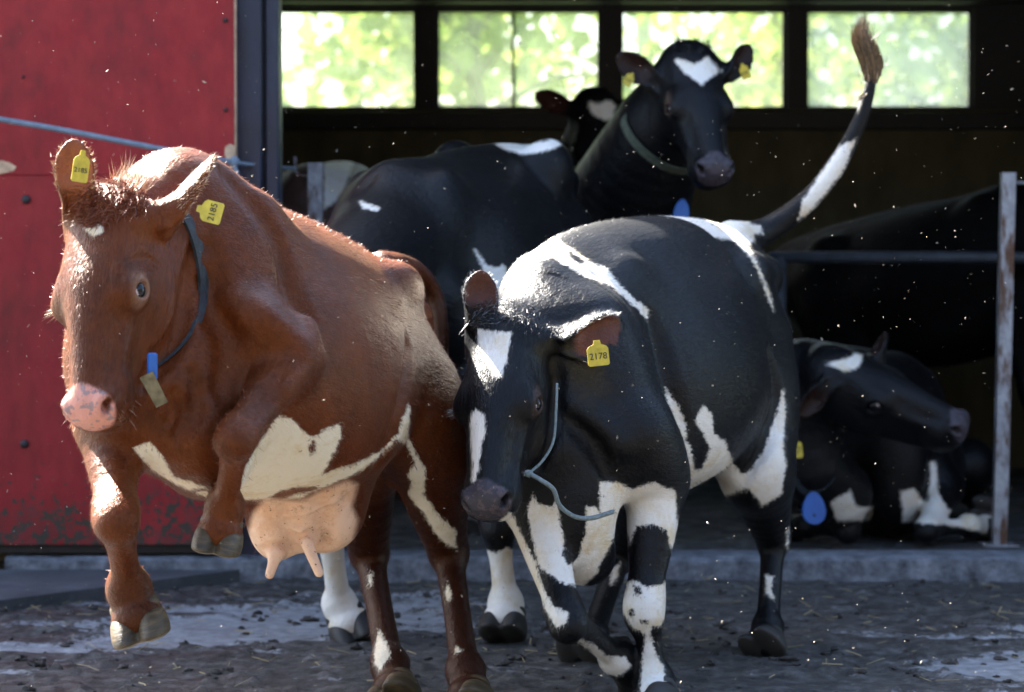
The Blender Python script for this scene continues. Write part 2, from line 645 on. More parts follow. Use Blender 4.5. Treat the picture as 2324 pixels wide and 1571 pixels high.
# ------------------------------------------------------------------ cows
HOOF_MESH = {}
def hoof_mesh(mat):
    if mat in HOOF_MESH:
        return HOOF_MESH[mat]
    F = Field()
    A = np.array(((0, 0, -1.), (0, 1., 0), (1., 0, 0)))     # loft axis points down; local z of loft = forward
    for s in (-1, 1):
        F.loft((0, s * .029, 0), A, [(-.002, -s * .004, -.002, .022, .040, 0), (.014, -s * .002, .005, .028, .051, 0), (.036, -s * .001, .013, .031, .060, 0), (.054, -s * .003, .019, .032, .065, 0)], k=.008, cap=.012)
    F.ell((.0, 0, .012), (.04, .05, .022), k=.012)
    V, Q, N = polygonise(F, .006)
    me = bpy.data.meshes.new('hoof')
    me.from_pydata(V.tolist(), [], Q.tolist())
    me.polygons.foreach_set('use_smooth', np.ones(len(me.polygons), bool))
    me.materials.append(MATS[mat])
    HOOF_MESH[mat] = me
    return me

TORSO = [(-.80, 0, .13, .10, .14, .0), (-.68, 0, .09, .18, .23, .0), (-.50, 0, .04, .235, .295, .02), (-.28, 0, -.01, .295, .345, .08),
         (-.02, 0, -.035, .335, .37, .12), (.24, 0, -.04, .32, .365, .12), (.45, 0, -.045, .255, .34, .10), (.62, 0, -.06, .195, .285, .05), (.76, 0, -.08, .13, .21, .0)]
HEADST = [(-.035, 0, -.085, .074, .058, .0), (.02, 0, -.085, .100, .084, -.05), (.11, 0, -.094, .109, .106, .0), (.20, 0, -.098, .104, .124, -.05),
          (.28, 0, -.094, .085, .112, -.10), (.36, 0, -.086, .066, .088, -.08), (.43, 0, -.081, .060, .072, 0), (.482, 0, -.080, .073, .065, .02), (.515, 0, -.090, .069, .047, .02)]

class Cow:
    def __init__(self, name, label, group, origin, fwd, up, mat, vox, scale=1.0):
        self.F = Field()
        self.o = np.asarray(origin, float)
        self.B = frame(fwd, up)
        self.s = scale
        self.mat, self.vox = mat, vox
        base = self.o.copy()
        base[2] = 0
        self.root = empty(name, base, label, 'cow', group)
        self.feet = []
        self.heads = []
        self.patches = []
        self.pinks = []
    def L(self, x, y, z):
        return self.o + (np.array((x, y, z)) * self.s) @ self.B
    def torso(self, deep=1.0):
        F, s, B = self.F, self.s, self.B
        st = np.array(TORSO, float)
        st[:, :5] *= s
        st[:, 4] *= deep
        F.loft(self.o, B, st, k=.05, cap=.10 * s)
        e = lambda c, r, k=.07: F.ell(self.L(*c), np.array(r) * s, B, k)
        for sg in (-1, 1):
            e((-.42, sg * .195, .225), (.08, .05, .055), .09)          # hook bone
            e((-.80, sg * .105, .20), (.05, .035, .05), .08)          # pin bone
            e((.40, sg * .145, .10), (.12, .06, .19), .09)            # shoulder blade
            e((.55, sg * .160, -.12), (.13, .075, .16), .07)          # shoulder
            e((.05, sg * .22, -.12), (.40, .11, .20), .10)            # ribs
        e((.42, 0, .27), (.17, .04, .05), .08)                      # withers
        e((-.30, 0, .295), (.35, .045, .045), .08)                      # loin ridge
        e((-.74, 0, .26), (.12, .05, .06), .08)                       # tail head
        e((.66, 0, -.24), (.13, .10, .13), .10)                       # brisket
    def neck(self, pts, rad, sq, s=1.45, k=.10):
        self.F.tube(pts, rad, k=k, sq=sq, s=s)
    def front_leg(self, shoulder, elbow, knee, fetlock, coronet, toe, r=1.0, hoof='hoof_horn', kup=None):
        F = self.F
        r = r * self.s
        F.tube([shoulder, (shoulder * .45 + elbow * .55), elbow], [.088 * r, .092 * r, .076 * r], k=.06, sq=self.B[0], s=1.25)
        mid = elbow * .55 + knee * .45
        fk = unit(knee - elbow)
        F.tube([elbow, mid, knee - fk * .05 * r, knee + fk * .02 * r], [.076 * r, .060 * r, .043 * r, .042 * r], k=.035)
        F.tube([knee - fk * .03 * r, knee + fk * .03 * r], [.044 * r, .042 * r], k=.03)
        self.lower(knee, fetlock, coronet, toe, r, .031, hoof)
    def hind_leg(self, hip, stifle, hock, fetlock, coronet, toe, r=1.0, hoof='hoof_horn'):
        F = self.F
        r = r * self.s
        F.tube([hip, (hip + stifle) * .5 - self.B[0] * .03, stifle * .8 + hock * .2], [.145 * r, .140 * r, .105 * r], k=.08, sq=self.B[0], s=1.35)
        F.ell(stifle, np.array((.095, .075, .115)) * r, self.B, k=.06)
        g = unit(hock - stifle)
        F.tube([stifle, stifle * .5 + hock * .5, hock - g * .05 * r, hock], [.108 * r, .084 * r, .058 * r, .050 * r], k=.04, sq=self.B[0], s=1.15)
        F.tube([hock + unit(stifle - hock) * .0, hock - self.B[0] * .045 * r + self.B[2] * .04 * r], [.040 * r, .026 * r], k=.03)
        self.lower(hock, fetlock, coronet, toe, r, .034, hoof)
    def lower(self, top, fetlock, coronet, toe, r, rc, hoof):
        F = self.F
        toe = unit(toe)
        g = unit(fetlock - top)
        F.tube([top, top + g * .06 * r, (top + fetlock) * .5, fetlock - g * .04 * r, fetlock], [.043 * r, .037 * r, rc * r, rc * 1.06 * r, .040 * r], k=.025, sq=toe, s=1.12)
        F.ell(fetlock, np.array((.042, .042, .046)) * r, k=.025)
        F.tube([fetlock, coronet, coronet + unit(coronet - fetlock) * .012 * r + toe * .012 * r], [.040 * r, .047 * r, .050 * r], k=.03)
        a = unit(coronet - fetlock)
        Af = frame(unit(toe - a * toe.dot(a)), -a)
        F.ell(coronet + a * .012 * r + Af[0] * .006 * r, np.array((.054, .054, .034)) * r, Af, k=.02)
        side = unit(np.cross(a, toe))
        for s_ in (-1, 1):                                              # dew claws
            F.ell(fetlock - toe * .040 * r + side * s_ * .024 * r + a * .02 * r, np.array((.015, .015, .020)) * r, k=.012)
        self.feet.append((coronet, -a, toe, hoof, r))
    def head(self, poll, nose, facen, scale=1.0, ears=(), hk=.05):
        F = self.F
        A = frame(nose, facen)
        s = scale
        o = np.asarray(poll, float)
        st = np.array(HEADST)
        st[:, :5] *= s
        H = lambda x, y, z: o + (np.array((x, y, z)) * s) @ A
        F.loft(o, A, st, k=hk, cap=.03 * s)
        e = lambda c, r, k=.03, op=1, Q=A: F.ell(H(*c), np.array(r) * s, Q, k * s, op)
        e((.0, 0, -.045), (.06, .085, .05), .05)                        # poll
        e((.15, 0, -.02), (.13, .075, .03), .05)                        # flat forehead
        e((.34, 0, -.022), (.16, .034, .026), .04)                      # nose bridge
        for sg in (-1, 1):
            e((.218, sg * .084, -.043), (.055, .028, .040), .035)       # brow
            e((.16, sg * .072, -.155), (.085, .028, .055), .04)         # cheek muscle
            e((.30, sg * .060, -.068), (.12, .020, .018), .025)           # cheek bone
            e((.455, sg * .048, -.095), (.05, .026, .045), .03)         # upper lip
        e((.30, 0, -.165), (.17, .042, .032), .05)                      # lower jaw
        e((.475, 0, -.145), (.042, .046, .026), .02)                    # chin
        e((.500, 0, -.052), (.036, .060, .040), .03)                   # nose pad
        for sg in (-1, 1):
            Rm = frame(A[0] * .62 + A[1] * sg * .62 + A[2] * .45, A[2] * .8 - A[0] * .5 + A[1] * sg * .3)
            e((.505, sg * .048, -.040), (.026, .022, .026), .02)
            F.ell(H(.524, sg * .055, -.036), np.array((.030, .011, .019)) * s, Rm, .008, -1)   # nostril
            F.ell(H(.512, sg * .068, -.030), np.array((.022, .007, .010)) * s, Rm, .010, -1)
        # mouth line
        m = [H(.555, y, -.118 + .01 * abs(y) / .06) for y in (0,)] 
        for sg in (-1, 1):
            F.tube([H(.552, 0, -.112), H(.54, sg * .045, -.110), H(.49, sg * .078, -.116), H(.42, sg * .075, -.124)], [.005 * s] * 4, k=.008, op=-1)
            c = H(.225, sg * .099, -.054)
            ea = frame(A[0] * .62 + A[2] * .72, A[2])
            F.ell(c, np.array((.035, .0235, .027)) * s, ea, .03 * s)                                  # lids
            F.ell(c + A[1] * sg * .022 * s, np.array((.0275, .027, .0185)) * s, ea, .006, -1)
        self.heads.append(dict(o=o, A=A, s=s, H=H, ears=[]))
        h = self.heads[-1]
        for er in ears:
            sg, dirn, openn, Ln, W = er[:5]
            eo = H(.022, sg * .098, -.062) if len(er) < 6 else er[5]
            EA = frame(dirn, openn)
            F.tube([H(.03, sg * .07, -.07), eo + EA[0] * .025], [.045 * s, .026 * s], k=.035)
            F.ear(eo, EA, Ln, W)
            h['ears'].append((sg, eo, EA, Ln, W))
        return h
    def finish(self, mark_fn=None, hoofs=True, ear_fringe=True, hair='black_hair'):
        V, Q, N = polygonise(self.F, self.vox)
        px, py = to_px(V)
        face = (N * (V - np.array((0, 0, CAMH)))).sum(1) < .25
        white = np.full(len(V), -3.0)
        for poly, sgn, d0, d1 in self.patches:
            sdv = np.clip(poly_sd(px, py, poly) / 12.0, -3, 3)
            ok = (V[:, 1] >= d0) & (V[:, 1] <= d1) & face
            if sgn > 0:
                white = np.where(ok, np.maximum(white, sdv), white)
            else:
                white = np.where(ok, np.minimum(white, -sdv), white)
        pad = np.zeros(len(V))
        ear = np.zeros(len(V))
        pink = np.zeros(len(V))
        for h in self.heads:
            q = (V - h['o']) @ h['A'].T / h['s']
            u = q[:, 0] * .78 + q[:, 2] * .62 - .14 * np.clip(np.abs(q[:, 1]) - .03, 0, 1)
            m = np.clip((u - .362) / .006, 0, 1) * (np.abs(q[:, 1]) < .072) * (q[:, 2] > -.108) * (q[:, 0] < .6) * (q[:, 0] > .44)
            pad = np.maximum(pad, m)
            for (sg, eo, EA, Ln, W) in h['ears']:
                s, w, n, Ws, n0 = ear_coords(V, eo, EA, Ln, W)
                m = (s > .012) & (s < Ln * .97) & (np.abs(w) < Ws * .92) & (n > n0 + .001) & (n < n0 + .05)
                ear = np.maximum(ear, m * np.clip((s - .02) / .03, 0, 1) * .9)
        if mark_fn:
            white, pad, ear, pink = mark_fn(V, N, px, py, white, pad, ear, pink)
        body = new_obj('body', V, Q, self.mat, self.root)
        at = body.data.attributes.new('marks', 'FLOAT_COLOR', 'POINT')
        at.data.foreach_set('color', np.stack([white, pad, ear, pink], 1).astype(np.float32).ravel())
        fl = (V - self.o) @ self.B.T
        flow = np.tile(-self.B[0] * .8 + np.array((0, 0, -.45)), (len(V), 1))
        low = V[:, 2] < self.o[2] - .30
        flow[low] = (0, 0, -1)
        for h in self.heads:
            q = (V - h['o']) @ h['A'].T / h['s']
            m = (q[:, 0] > -.02) & (q[:, 0] < .60) & (np.abs(q[:, 1]) < .14) & (q[:, 2] > -.23) & (q[:, 2] < .06)
            fl[m] = q[m]
            flow[m] = h['A'][0]
            for (sg, eo, EA, Ln, W) in h['ears']:
                qe = (V - eo) @ EA.T
                m = (qe[:, 0] > .0) & (qe[:, 0] < Ln * 1.1) & (np.abs(qe[:, 1]) < W * 1.3) & (np.abs(qe[:, 2]) < .07)
                flow[m] = EA[0]
        tone = self.tone_fn(V, px, py) if hasattr(self, 'tone_fn') else np.zeros(len(V))
        self.tone = tone
        at = body.data.attributes.new('tone', 'FLOAT', 'POINT')
        at.data.foreach_set('value', tone.astype(np.float32))
        at = body.data.attributes.new('flow', 'FLOAT_VECTOR', 'POINT')
        at.data.foreach_set('vector', fl.astype(np.float32).ravel())
        self.flow, self.fl, self.marks = flow, fl, np.stack([white, pad, ear, pink], 1)
        self.body, self.V, self.N = body, V, N
        if hoofs:
            for cor, up, toe, mat, r in self.feet:
                A = frame(np.cross(np.cross(up, toe), up), up)
                ho = bpy.data.objects.new('hoof', hoof_mesh(mat))
                COL.objects.link(ho)
                ho.parent = self.root
                M3 = Matrix(((A[0][0], A[1][0], A[2][0]), (A[0][1], A[1][1], A[2][1]), (A[0][2], A[1][2], A[2][2]))) * (r * 1.10)
                M = M3.to_4x4()
                M.translation = Vector((cor - np.array(self.root['org'])).tolist())
                ho.matrix_local = M
        for h in self.heads:
            for sg in (-1, 1):
                c = h['H'](.225, sg * .099, -.054)
                mb = MB()
                mb.ball(c, .0235 * h['s'], 20, 14)
                eb = mb.obj('eyeball', 'eyeball', self.root)
                mb = MB()
                mb.ball(c + (h['A'][0] * .62 + h['A'][2] * .72) * .0072 * h['s'], .0192 * h['s'], 16, 10)
                mb.obj('eye_white', 'eye_white', eb)
        return body
    def surf(self, px, py, d0=4.8, d1=12.0, inset=0.0):
        """where the line of sight of a pixel first meets the body"""
        ds = np.arange(d0, d1, .004)
        a, b = P(px, py, d0), P(px, py, d1)
        pts = a + (b - a) * ((ds - d0) / (d1 - d0))[:, None]
        hit = np.nonzero(self.F.part(pts) < 0)[0]
        d = ds[hit[0]] if len(hit) else None
        return None if d is None else P(px, py, d + inset)
    def groove(self, pts, r=.012, k=.02, inset=.002, d0=4.8):
        q = [self.surf(a, b, d0, inset=inset) for a, b in pts]
        q = [x for x in q if x is not None]
        if len(q) > 1:
            self.F.tube(q, [r * .3] + [r] * (len(q) - 2) + [r * .3], k=k, op=-1, sub=2)
    def ridge(self, pts, r=.012, k=.03, inset=.006, d0=4.8):
        q = [self.surf(a, b, d0, inset=inset) for a, b in pts]
        q = [x for x in q if x is not None]
        if len(q) > 1:
            self.F.tube(q, [r * .5] + [r] * (len(q) - 2) + [r * .5], k=k, sub=2)
    def pick(self, poly, n, d0=0, d1=99, cond=None, rng=RNG):
        """random surface points inside a pixel outline"""
        px, py = to_px(self.V)
        m = (poly_sd(px, py, poly) > 0) & (self.V[:, 1] > d0) & (self.V[:, 1] < d1) & ((self.N * (self.V - np.array((0, 0, CAMH)))).sum(1) < 1.5)
        if cond is not None:
            m &= cond
        i = np.nonzero(m)[0]
        i = rng.choice(i, min(n, len(i)), replace=False) if len(i) else i
        return self.V[i], self.N[i]
    def fuzz(self, n, length, width, mat, cond, lean, rng=RNG):
        i = np.nonzero(cond)[0]
        i = rng.choice(i, min(n, len(i)), replace=False)
        o = strands('fur', self.V[i] - self.N[i] * .001, self.N[i] * .6 + np.asarray(lean), length, width, mat, self.root, None, .25, 2)
        o['kind'] = 'stuff'
        return o
    def coat(self, n, length=.013, width=.0009, cond=None, lift=.17, seed=1):
        """short hairs lying along the coat, one thin face each, coloured like the hide under them"""
        g = np.random.default_rng(seed)
        vis = (self.N * (self.V - np.array((0, 0, CAMH)))).sum(1) < 1.6
        vis &= (self.marks[:, 1] < .3) & (self.marks[:, 3] < .5) & (self.marks[:, 2] < .3)
        if cond is not None:
            vis &= cond
        i = g.choice(np.nonzero(vis)[0], n)
        N, f = self.N[i], self.flow[i] + g.normal(0, .22, (n, 3))
        tn = f - N * (f * N).sum(1)[:, None]
        tn /= np.linalg.norm(tn, axis=1)[:, None] + 1e-9
        sd_ = np.cross(N, tn)
        root = self.V[i] + sd_ * g.normal(0, self.vox * .5, (n, 1)) + tn * g.normal(0, self.vox * .5, (n, 1)) - N * .0008
        L = length * g.uniform(.6, 1.3, (n, 1))
        d = tn + N * np.abs(g.normal(lift, .12, (n, 1)))
        d /= np.linalg.norm(d, axis=1)[:, None]
        w = width * g.uniform(.7, 1.3, (n, 1)) * .5
        V = np.stack([root - sd_ * w, root + sd_ * w, root + d * L], 1).reshape(-1, 3)
        o = new_obj('fur', V, np.arange(3 * n).reshape(-1, 3), self.mat, self.root)
        for nm, arr, ty, k in (('marks', self.marks[i], 'FLOAT_COLOR', 'color'), ('flow', self.fl[i], 'FLOAT_VECTOR', 'vector'), ('tone', np.clip(self.tone[i] + g.normal(.0, .28, n), 0, 1), 'FLOAT', 'value')):
            a = o.data.attributes.new(nm, ty, 'POINT')
            a.data.foreach_set(k, np.repeat(arr, 3, 0).astype(np.float32).ravel())
        o['kind'] = 'stuff'
        return o
    def ear_hair(self, mat, n=260, length=.022):
        r_, d_ = [], []
        for h in self.heads:
            for (sg, eo, EA, Ln, W) in h['ears']:
                s, w, nn, Ws, n0 = ear_coords(self.V, eo, EA, Ln, W)
                i = np.nonzero((s > .03) & (s < Ln * 1.03) & (np.abs(w) > Ws * .80) & (np.abs(w) < Ws * 1.2) & (np.abs(nn - n0) < .02))[0]
                if len(i) == 0:
                    continue
                i = RNG.choice(i, min(n, len(i)), replace=False)
                r_ += list(self.V[i])
                d_ += list(EA[0] * .6 + np.sign(w[i])[:, None] * EA[1] * .5 + EA[2] * .2)
        strands('ear_hair', r_, d_, length, .0011, mat, self.root, None, .35, 2)['kind'] = 'stuff'
    def march(self, c, d, start=.02, step=.004, n=120):
        ts = start + step * np.arange(n)
        vals = self.F(np.asarray(c) + ts[:, None] * np.asarray(d))
        out = np.nonzero(vals > 0)[0]
        return ts[out[0]] if len(out) else ts[-1]
    def hoop(self, top, side, bottom, depth, name, mat, width=.034, thick=.005, n=64):
        """strap as an oval through its highest, outermost and lowest points; it gives way to the neck where that is thicker"""
        c = (top + bottom) * .5
        upv = (top - bottom) * .5
        sv = side - c
        sv = sv - unit(upv) * sv.dot(unit(upv))
        ax = unit(np.cross(upv, sv))
        V, Fc, mid = [], [], []
        rs, ds = [], []
        for i in range(n):
            an = 2 * math.pi * i / n
            v = upv * math.cos(an) + sv * math.sin(an) * (1.0 if math.sin(an) > 0 else depth)
            r0 = np.linalg.norm(v)
            d = v / r0
            rs.append(min(max(r0, self.march(c, d, .03) + .004), r0 * 1.16))
            ds.append(d)
        rs = np.array(rs)
        for _ in range(4):
            rs = np.maximum(rs * .5 + .25 * (np.roll(rs, 1) + np.roll(rs, -1)), rs * .97)
        for r2, d in zip(rs, ds):
            mid.append(c + d * r2)
            for w, tk in ((-.5, 0), (.5, 0), (.5, 1), (-.5, 1)):
                V.append(c + d * (r2 + tk * thick) + ax * w * width)
        for i in range(n):
            j = (i + 1) % n
            for k in range(4):
                l = (k + 1) % 4
                Fc.append((i * 4 + k, i * 4 + l, j * 4 + l, j * 4 + k))
        return new_obj(name, V, Fc, mat, self.root, smooth=False), mid
    def strap(self, path, name, mat, width=.034, thick=.006, far=None, closed=True):
        """path: (px, py, first depth to look at); lies on the hide, closed round the far side"""
        pts = []
        for a, b, d0 in path:
            q = self.surf(a, b, d0)
            if q is not None:
                pts.append(q)
        c = np.mean(pts, 0) + np.array(far if far is not None else (-.12, .12, 0))
        back = [c + (c - q) * .75 for q in pts[1:-1]]
        loop = catmull(np.array(pts), 5)
        for _ in range(6):
            loop[1:-1] = loop[1:-1] * .5 + .25 * (loop[:-2] + loop[2:])
        if closed:
            loop = np.vstack([loop, catmull(np.array([pts[-1]] + back + [pts[0]]), 4)[1:-1]])
        n = len(loop)
        axis = unit(np.cross(pts[0] - c, pts[len(pts) // 2] - c))
        V, Fc = [], []
        for q in loop:
            o = unit(q - c)
            for w, tk in ((-.5, -.3), (.5, -.3), (.5, 1), (-.5, 1)):
                V.append(q + o * (tk * thick) + axis * w * width)
        for i in range(n if closed else n - 1):
            j = (i + 1) % n
            for k in range(4):
                l = (k + 1) % 4
                Fc.append((i * 4 + k, i * 4 + l, j * 4 + l, j * 4 + k))
        return new_obj(name, V, Fc, mat, self.root, smooth=False)
    def ring3(self, a, b, c, **kw):
        ctr = (a + c) * .5 * .55 + b * .45
        ctr = (a + c) * .5 + (b - (a + c) * .5) * kw.pop('inset', .1)
        return self.ring(ctr, np.cross(a - c, b - c), a - c, **kw)
    def ring(self, c, axis, up, name, mat, width=.035, thick=.004, off=.004, sag=0.0, n=56, cap=1.3):
        """a strap laid round the neck"""
        A = frame(axis, up)
        V, Fc = [], []
        pts = []
        for i in range(n):
            an = 2 * math.pi * i / n
            d = A[1] * math.sin(an) + A[2] * math.cos(an)
            rr = self.march(c, d) + off + sag * max(0, -math.cos(an)) ** 2
            pts.append((rr, d))
        rs = np.array([q[0] for q in pts])
        rs = np.minimum(rs, np.median(rs) * cap)
        for _ in range(3):
            rs = np.maximum(rs, (np.roll(rs, 1) + np.roll(rs, -1)) * .5)
        for (rr, d), r2 in zip(pts, rs):
            for w, tk in ((-.5, 0), (.5, 0), (.5, 1), (-.5, 1)):
                V.append(np.asarray(c) + d * (r2 + tk * thick) + A[0] * w * width)
        for i in range(n):
            j = (i + 1) % n
            for k in range(4):
                l = (k + 1) % 4
                Fc.append((i * 4 + k, i * 4 + l, j * 4 + l, j * 4 + k))
        o = new_obj(name, V, Fc, mat, self.root, smooth=False)
        return o, [np.asarray(c) + d * (r2 + thick) for (rr, d), r2 in zip(pts, rs)]

def text_part(txt, size, o, ax, ay, mat, parent, name='number'):
    cu = bpy.data.curves.new(name, 'FONT')
    cu.body = txt
    cu.size = size
    cu.align_x = 'CENTER'
    cu.align_y = 'CENTER'
    cu.materials.append(MATS[mat])
    cu.extrude = .0004
    tmp = bpy.data.objects.new(name, cu)
    COL.objects.link(tmp)
    dg = bpy.context.evaluated_depsgraph_get()
    me = bpy.data.meshes.new_from_object(tmp.evaluated_get(dg))
    bpy.data.objects.remove(tmp)
    ob = bpy.data.objects.new(name, me)
    COL.objects.link(ob)
    ax, ay = unit(ax), unit(ay)
    az = np.cross(ax, ay)
    M = Matrix(((ax[0], ay[0], az[0]), (ax[1], ay[1], az[1]), (ax[2], ay[2], az[2]))).to_4x4()
    M.translation = Vector((np.asarray(o) - np.array(parent['org'])).tolist())
    ob.parent = parent
    ob.matrix_local = M
    return ob

def ear_tag(cow, o, ax, ay, txt, w=.052, h=.062, label=None):
    """flag tag: ax = to the right of the print, ay = up"""
    ax, ay = unit(ax), unit(ay)
    ay = unit(ay - ax * ay.dot(ax))
    az = np.cross(ax, ay)
    out = [(-.5, -.5), (-.42, -.56), (.42, -.56), (.5, -.5), (.5, .2), (.4, .32), (.18, .40), (.14, .58), (-.14, .58), (-.18, .40), (-.4, .32), (-.5, .2)]
    mb = MB()
    mb.prism([(a * w, b * h) for a, b in out], o, ax, ay, az, .0025)
    tg = mb.obj('ear_tag', 'yellow_tag', cow.root, smooth=False)
    if label:
        tg['label'] = label
    text_part(txt, w * .42, np.asarray(o) + az * .0022 - ay * h * .14, ax, ay, 'tag_ink', tg)
    return tg

def pendant(cow, top, ax, down, w=.055, h=.085, parent=None, hole=True, mat='blue_plastic'):
    ax, down = unit(ax), unit(down)
    az = np.cross(ax, down)
    out = [(math.sin(a) * w * .5 * (1 - .22 * math.cos(a)), -math.cos(a) * h * .5 + h * .5) for a in np.linspace(0, 2 * math.pi, 28)[:-1]]
    mb = MB()
    mb.prism(out, top, ax, down, az, .014)
    o = mb.obj('pendant', mat, parent or cow.root, smooth=False)
    if hole:
        mb = MB()
        mb.ball(np.asarray(top) + down * h * .72, (w * .13, w * .13, .009), 12, 6, np.array((ax, down, az)))
        mb.obj('hole', 'blue_dark', o)
    return o

# ================================================================== SETTING
def vnoise(x, y, seed=0):
    g = np.random.default_rng(seed).random((256, 256))
    xi, yi = np.floor(x).astype(int), np.floor(y).astype(int)
    fx, fy = x - xi, y - yi
    fx, fy = fx * fx * (3 - 2 * fx), fy * fy * (3 - 2 * fy)
    a, b = g[xi % 256, yi % 256], g[(xi + 1) % 256, yi % 256]
    c, d = g[xi % 256, (yi + 1) % 256], g[(xi + 1) % 256, (yi + 1) % 256]
    return (a * (1 - fx) + b * fx) * (1 - fy) + (c * (1 - fx) + d * fx) * fy
def fbm(x, y, f, octs=4, seed=0):
    s, a, tot = 0, 1.0, 0
    for i in range(octs):
        s = s + a * vnoise(x * f + 17.3 * i, y * f + 5.1 * i, seed + i)
        tot += a
        a *= .5
        f *= 2.1
    return s / tot - .5

# ---- ground: one sheet, fine in the yard, coarse towards the horizon
def grow(a, b, n, far):
    inner = np.linspace(a, b, n)
    lft = a - np.geomspace(.05, far, 26)[::-1]
    rgt = b + np.geomspace(.05, far, 26)
    return np.concatenate([lft, inner, rgt])
gx = grow(-2.4, 2.6, 480, 900)
gy = grow(6.6, 9.8, 330, 900)
X, Y = np.meshgrid(gx, gy, indexing='ij')
inyard = np.clip((9.75 - Y) / .1, 0, 1)
# trodden manure: swept streaks, clods and hoof marks
H = .030 * fbm(X * .55, Y, 3.0, 4, 3) + .030 * np.clip(fbm(X, Y, 9.0, 3, 21), -.05, .5) + .016 * fbm(X, Y, 26, 3, 40)
clod = np.clip(fbm(X, Y * .8, 15, 2, 60) - .12, 0, 1)
H = (H + clod * .08) * .72
# bare scraped concrete shows as flat patches between the clods
def blob(cx, cy, rx, ry):
    return np.exp(-(((X - cx) / rx) ** 2 + ((Y - cy) / ry) ** 2))
bare = 1.0 * blob(1.65, 7.75, .42, .30) + .8 * blob(1.35, 7.15, .40, .14) + .6 * blob(-.95, 8.6, .55, .62) + .25 * blob(-1.3, 7.9, .5, .4) + .35 * blob(-.3, 8.9, .4, .5) + .45 * blob(1.9, 8.4, .6, .3)
bare = np.clip(bare * 1.0 + .85 * fbm(X * .35, Y * 1.6, 5.5, 4, 77) - .26, -.5, 1)
bm = np.clip((bare - .05) / .12, 0, 1)
H = H * (1 - .9 * bm) - .012 * bm
H = np.where((Y > 5.0) & (Y < 10.0), H, np.where(Y > 10, -.05, .02 * fbm(X, Y, .4, 3, 5)))
gv = np.stack([X, Y, H], -1).reshape(-1, 3)
n0, n1 = X.shape
ii = np.arange((n0 - 1) * n1).reshape(n0 - 1, n1)[:, :-1].ravel()
gf = np.stack([ii, ii + n1, ii + n1 + 1, ii + 1], 1)

t = NT('yard_dirt')
co = t.coord()
at = t.n('Attribute', attribute_name='bare')
bare_f = t.math('ADD', at.outputs['Fac'], t.math('MULTIPLY', t.math('SUBTRACT', t.noise(30, 8, .8, co), .5), 1.1))
bmask = t.smooth(bare_f, .04, .12)
d1 = t.noise(14, 8, .7, co)
dung = t.ramp(d1, [(.28, (.017, .016, .014)), (.5, (.058, .055, .051)), (.64, (.120, .117, .112)), (.78, (.25, .25, .25))])
dung = t.mix(t.smooth(t.noise(95, 4, .7, co), .60, .70), dung, (.20, .195, .19))
dung = t.mix(t.smooth(t.noise(60, 4, .7, co), .58, .70), dung, (.012, .011, .010))
conc = t.ramp(t.noise(22, 7, .7, co), [(.3, (.14, .145, .152)), (.6, (.31, .32, .335)), (.8, (.50, .51, .525))])
mud = t.mix(bmask, dung, conc)
sep = t.n('SeparateXYZ')
t.l(co, sep.inputs[0])
far = t.smooth(sep.outputs[1], 15.5, 16.5)
grass = t.ramp(t.noise(3, 6, .7, co), [(.3, (.05, .10, .02)), (.7, (.13, .20, .04))])
wet = t.noise(6, 4, .6, co)
t.set(Base_Color=t.mix(far, mud, grass), Roughness=t.math('ADD', t.smooth(wet, .35, .65, .32, .75), t.math('MULTIPLY', bmask, .1)),
      Normal=t.bump(t.noise(160, 5, .7, co), .6, .006, t.bump(t.noise(45, 5, .7, co), .6, .02)), Specular_IOR_Level=.25)
ground = new_obj('ground', gv, gf, 'yard_dirt')
ba = ground.data.attributes.new('bare', 'FLOAT', 'POINT')
ba.data.foreach_set('value', bare.reshape(-1).astype(np.float32))
tag(ground, kind='structure')

def ground_z(x, y):
    i = min(max(np.searchsorted(gx, x), 1), len(gx) - 1)
    j = min(max(np.searchsorted(gy, y), 1), len(gy) - 1)
    return H[i, j]

# clods of manure, stones and straw lying on the yard
mb = MB()
rs = np.random.default_rng(5)
for i in range(650):
    x, y = rs.uniform(-2.2, 2.4), 6.3 + 3.4 * rs.random() ** 1.0
    s = rs.lognormal(-4.75, .45)
    s = min(s, .032)
    z = ground_z(x, y)
    n = len(mb.v)
    mb.ball((x, y, z + s * .25), (s * rs.uniform(.8, 1.6), s * rs.uniform(.8, 1.4), s * rs.uniform(.3, .55)), 7, 5)
    for k in range(n, len(mb.v)):
        v = np.array(mb.v[k])
        mb.v[k] = tuple(v + rs.normal(0, s * .22, 3))
t = NT('clod_dirt')
co = t.coord()
t.set(Base_Color=t.ramp(t.noise(9, 6, .7, co), [(.3, (.014, .011, .008)), (.55, (.045, .040, .034)), (.7, (.11, .10, .09)), (.8, (.24, .23, .22))]),
      Roughness=.75, Normal=t.bump(t.noise(120, 4, .7, co), .8, .008))
tag(mb.obj('manure_clods', 'clod_dirt', smooth=True), 'dark clods of manure and grit scattered over the trodden yard', 'manure', kind='stuff')
mb = MB()
for i in range(420):
    x, y = rs.uniform(-2.2, 2.4), 6.4 + 3.3 * rs.random()
    z = ground_z(x, y) + .008
    a, L = rs.uniform(0, math.pi), rs.uniform(.015, .07)
    d = np.array((math.cos(a), math.sin(a), rs.uniform(-.2, .3))) * L * .5
    c = np.array((x, y, z + .006))
    mb.tube([c - d, c, c + d], .0011 if i % 4 else .0018, 4)
simple('straw', (.30, .24, .12), .6, var=.5, scale=8)
tag(mb.obj('straw_litter', 'straw', smooth=False), 'bits of dry straw lying on the dirty yard', 'straw', kind='stuff')

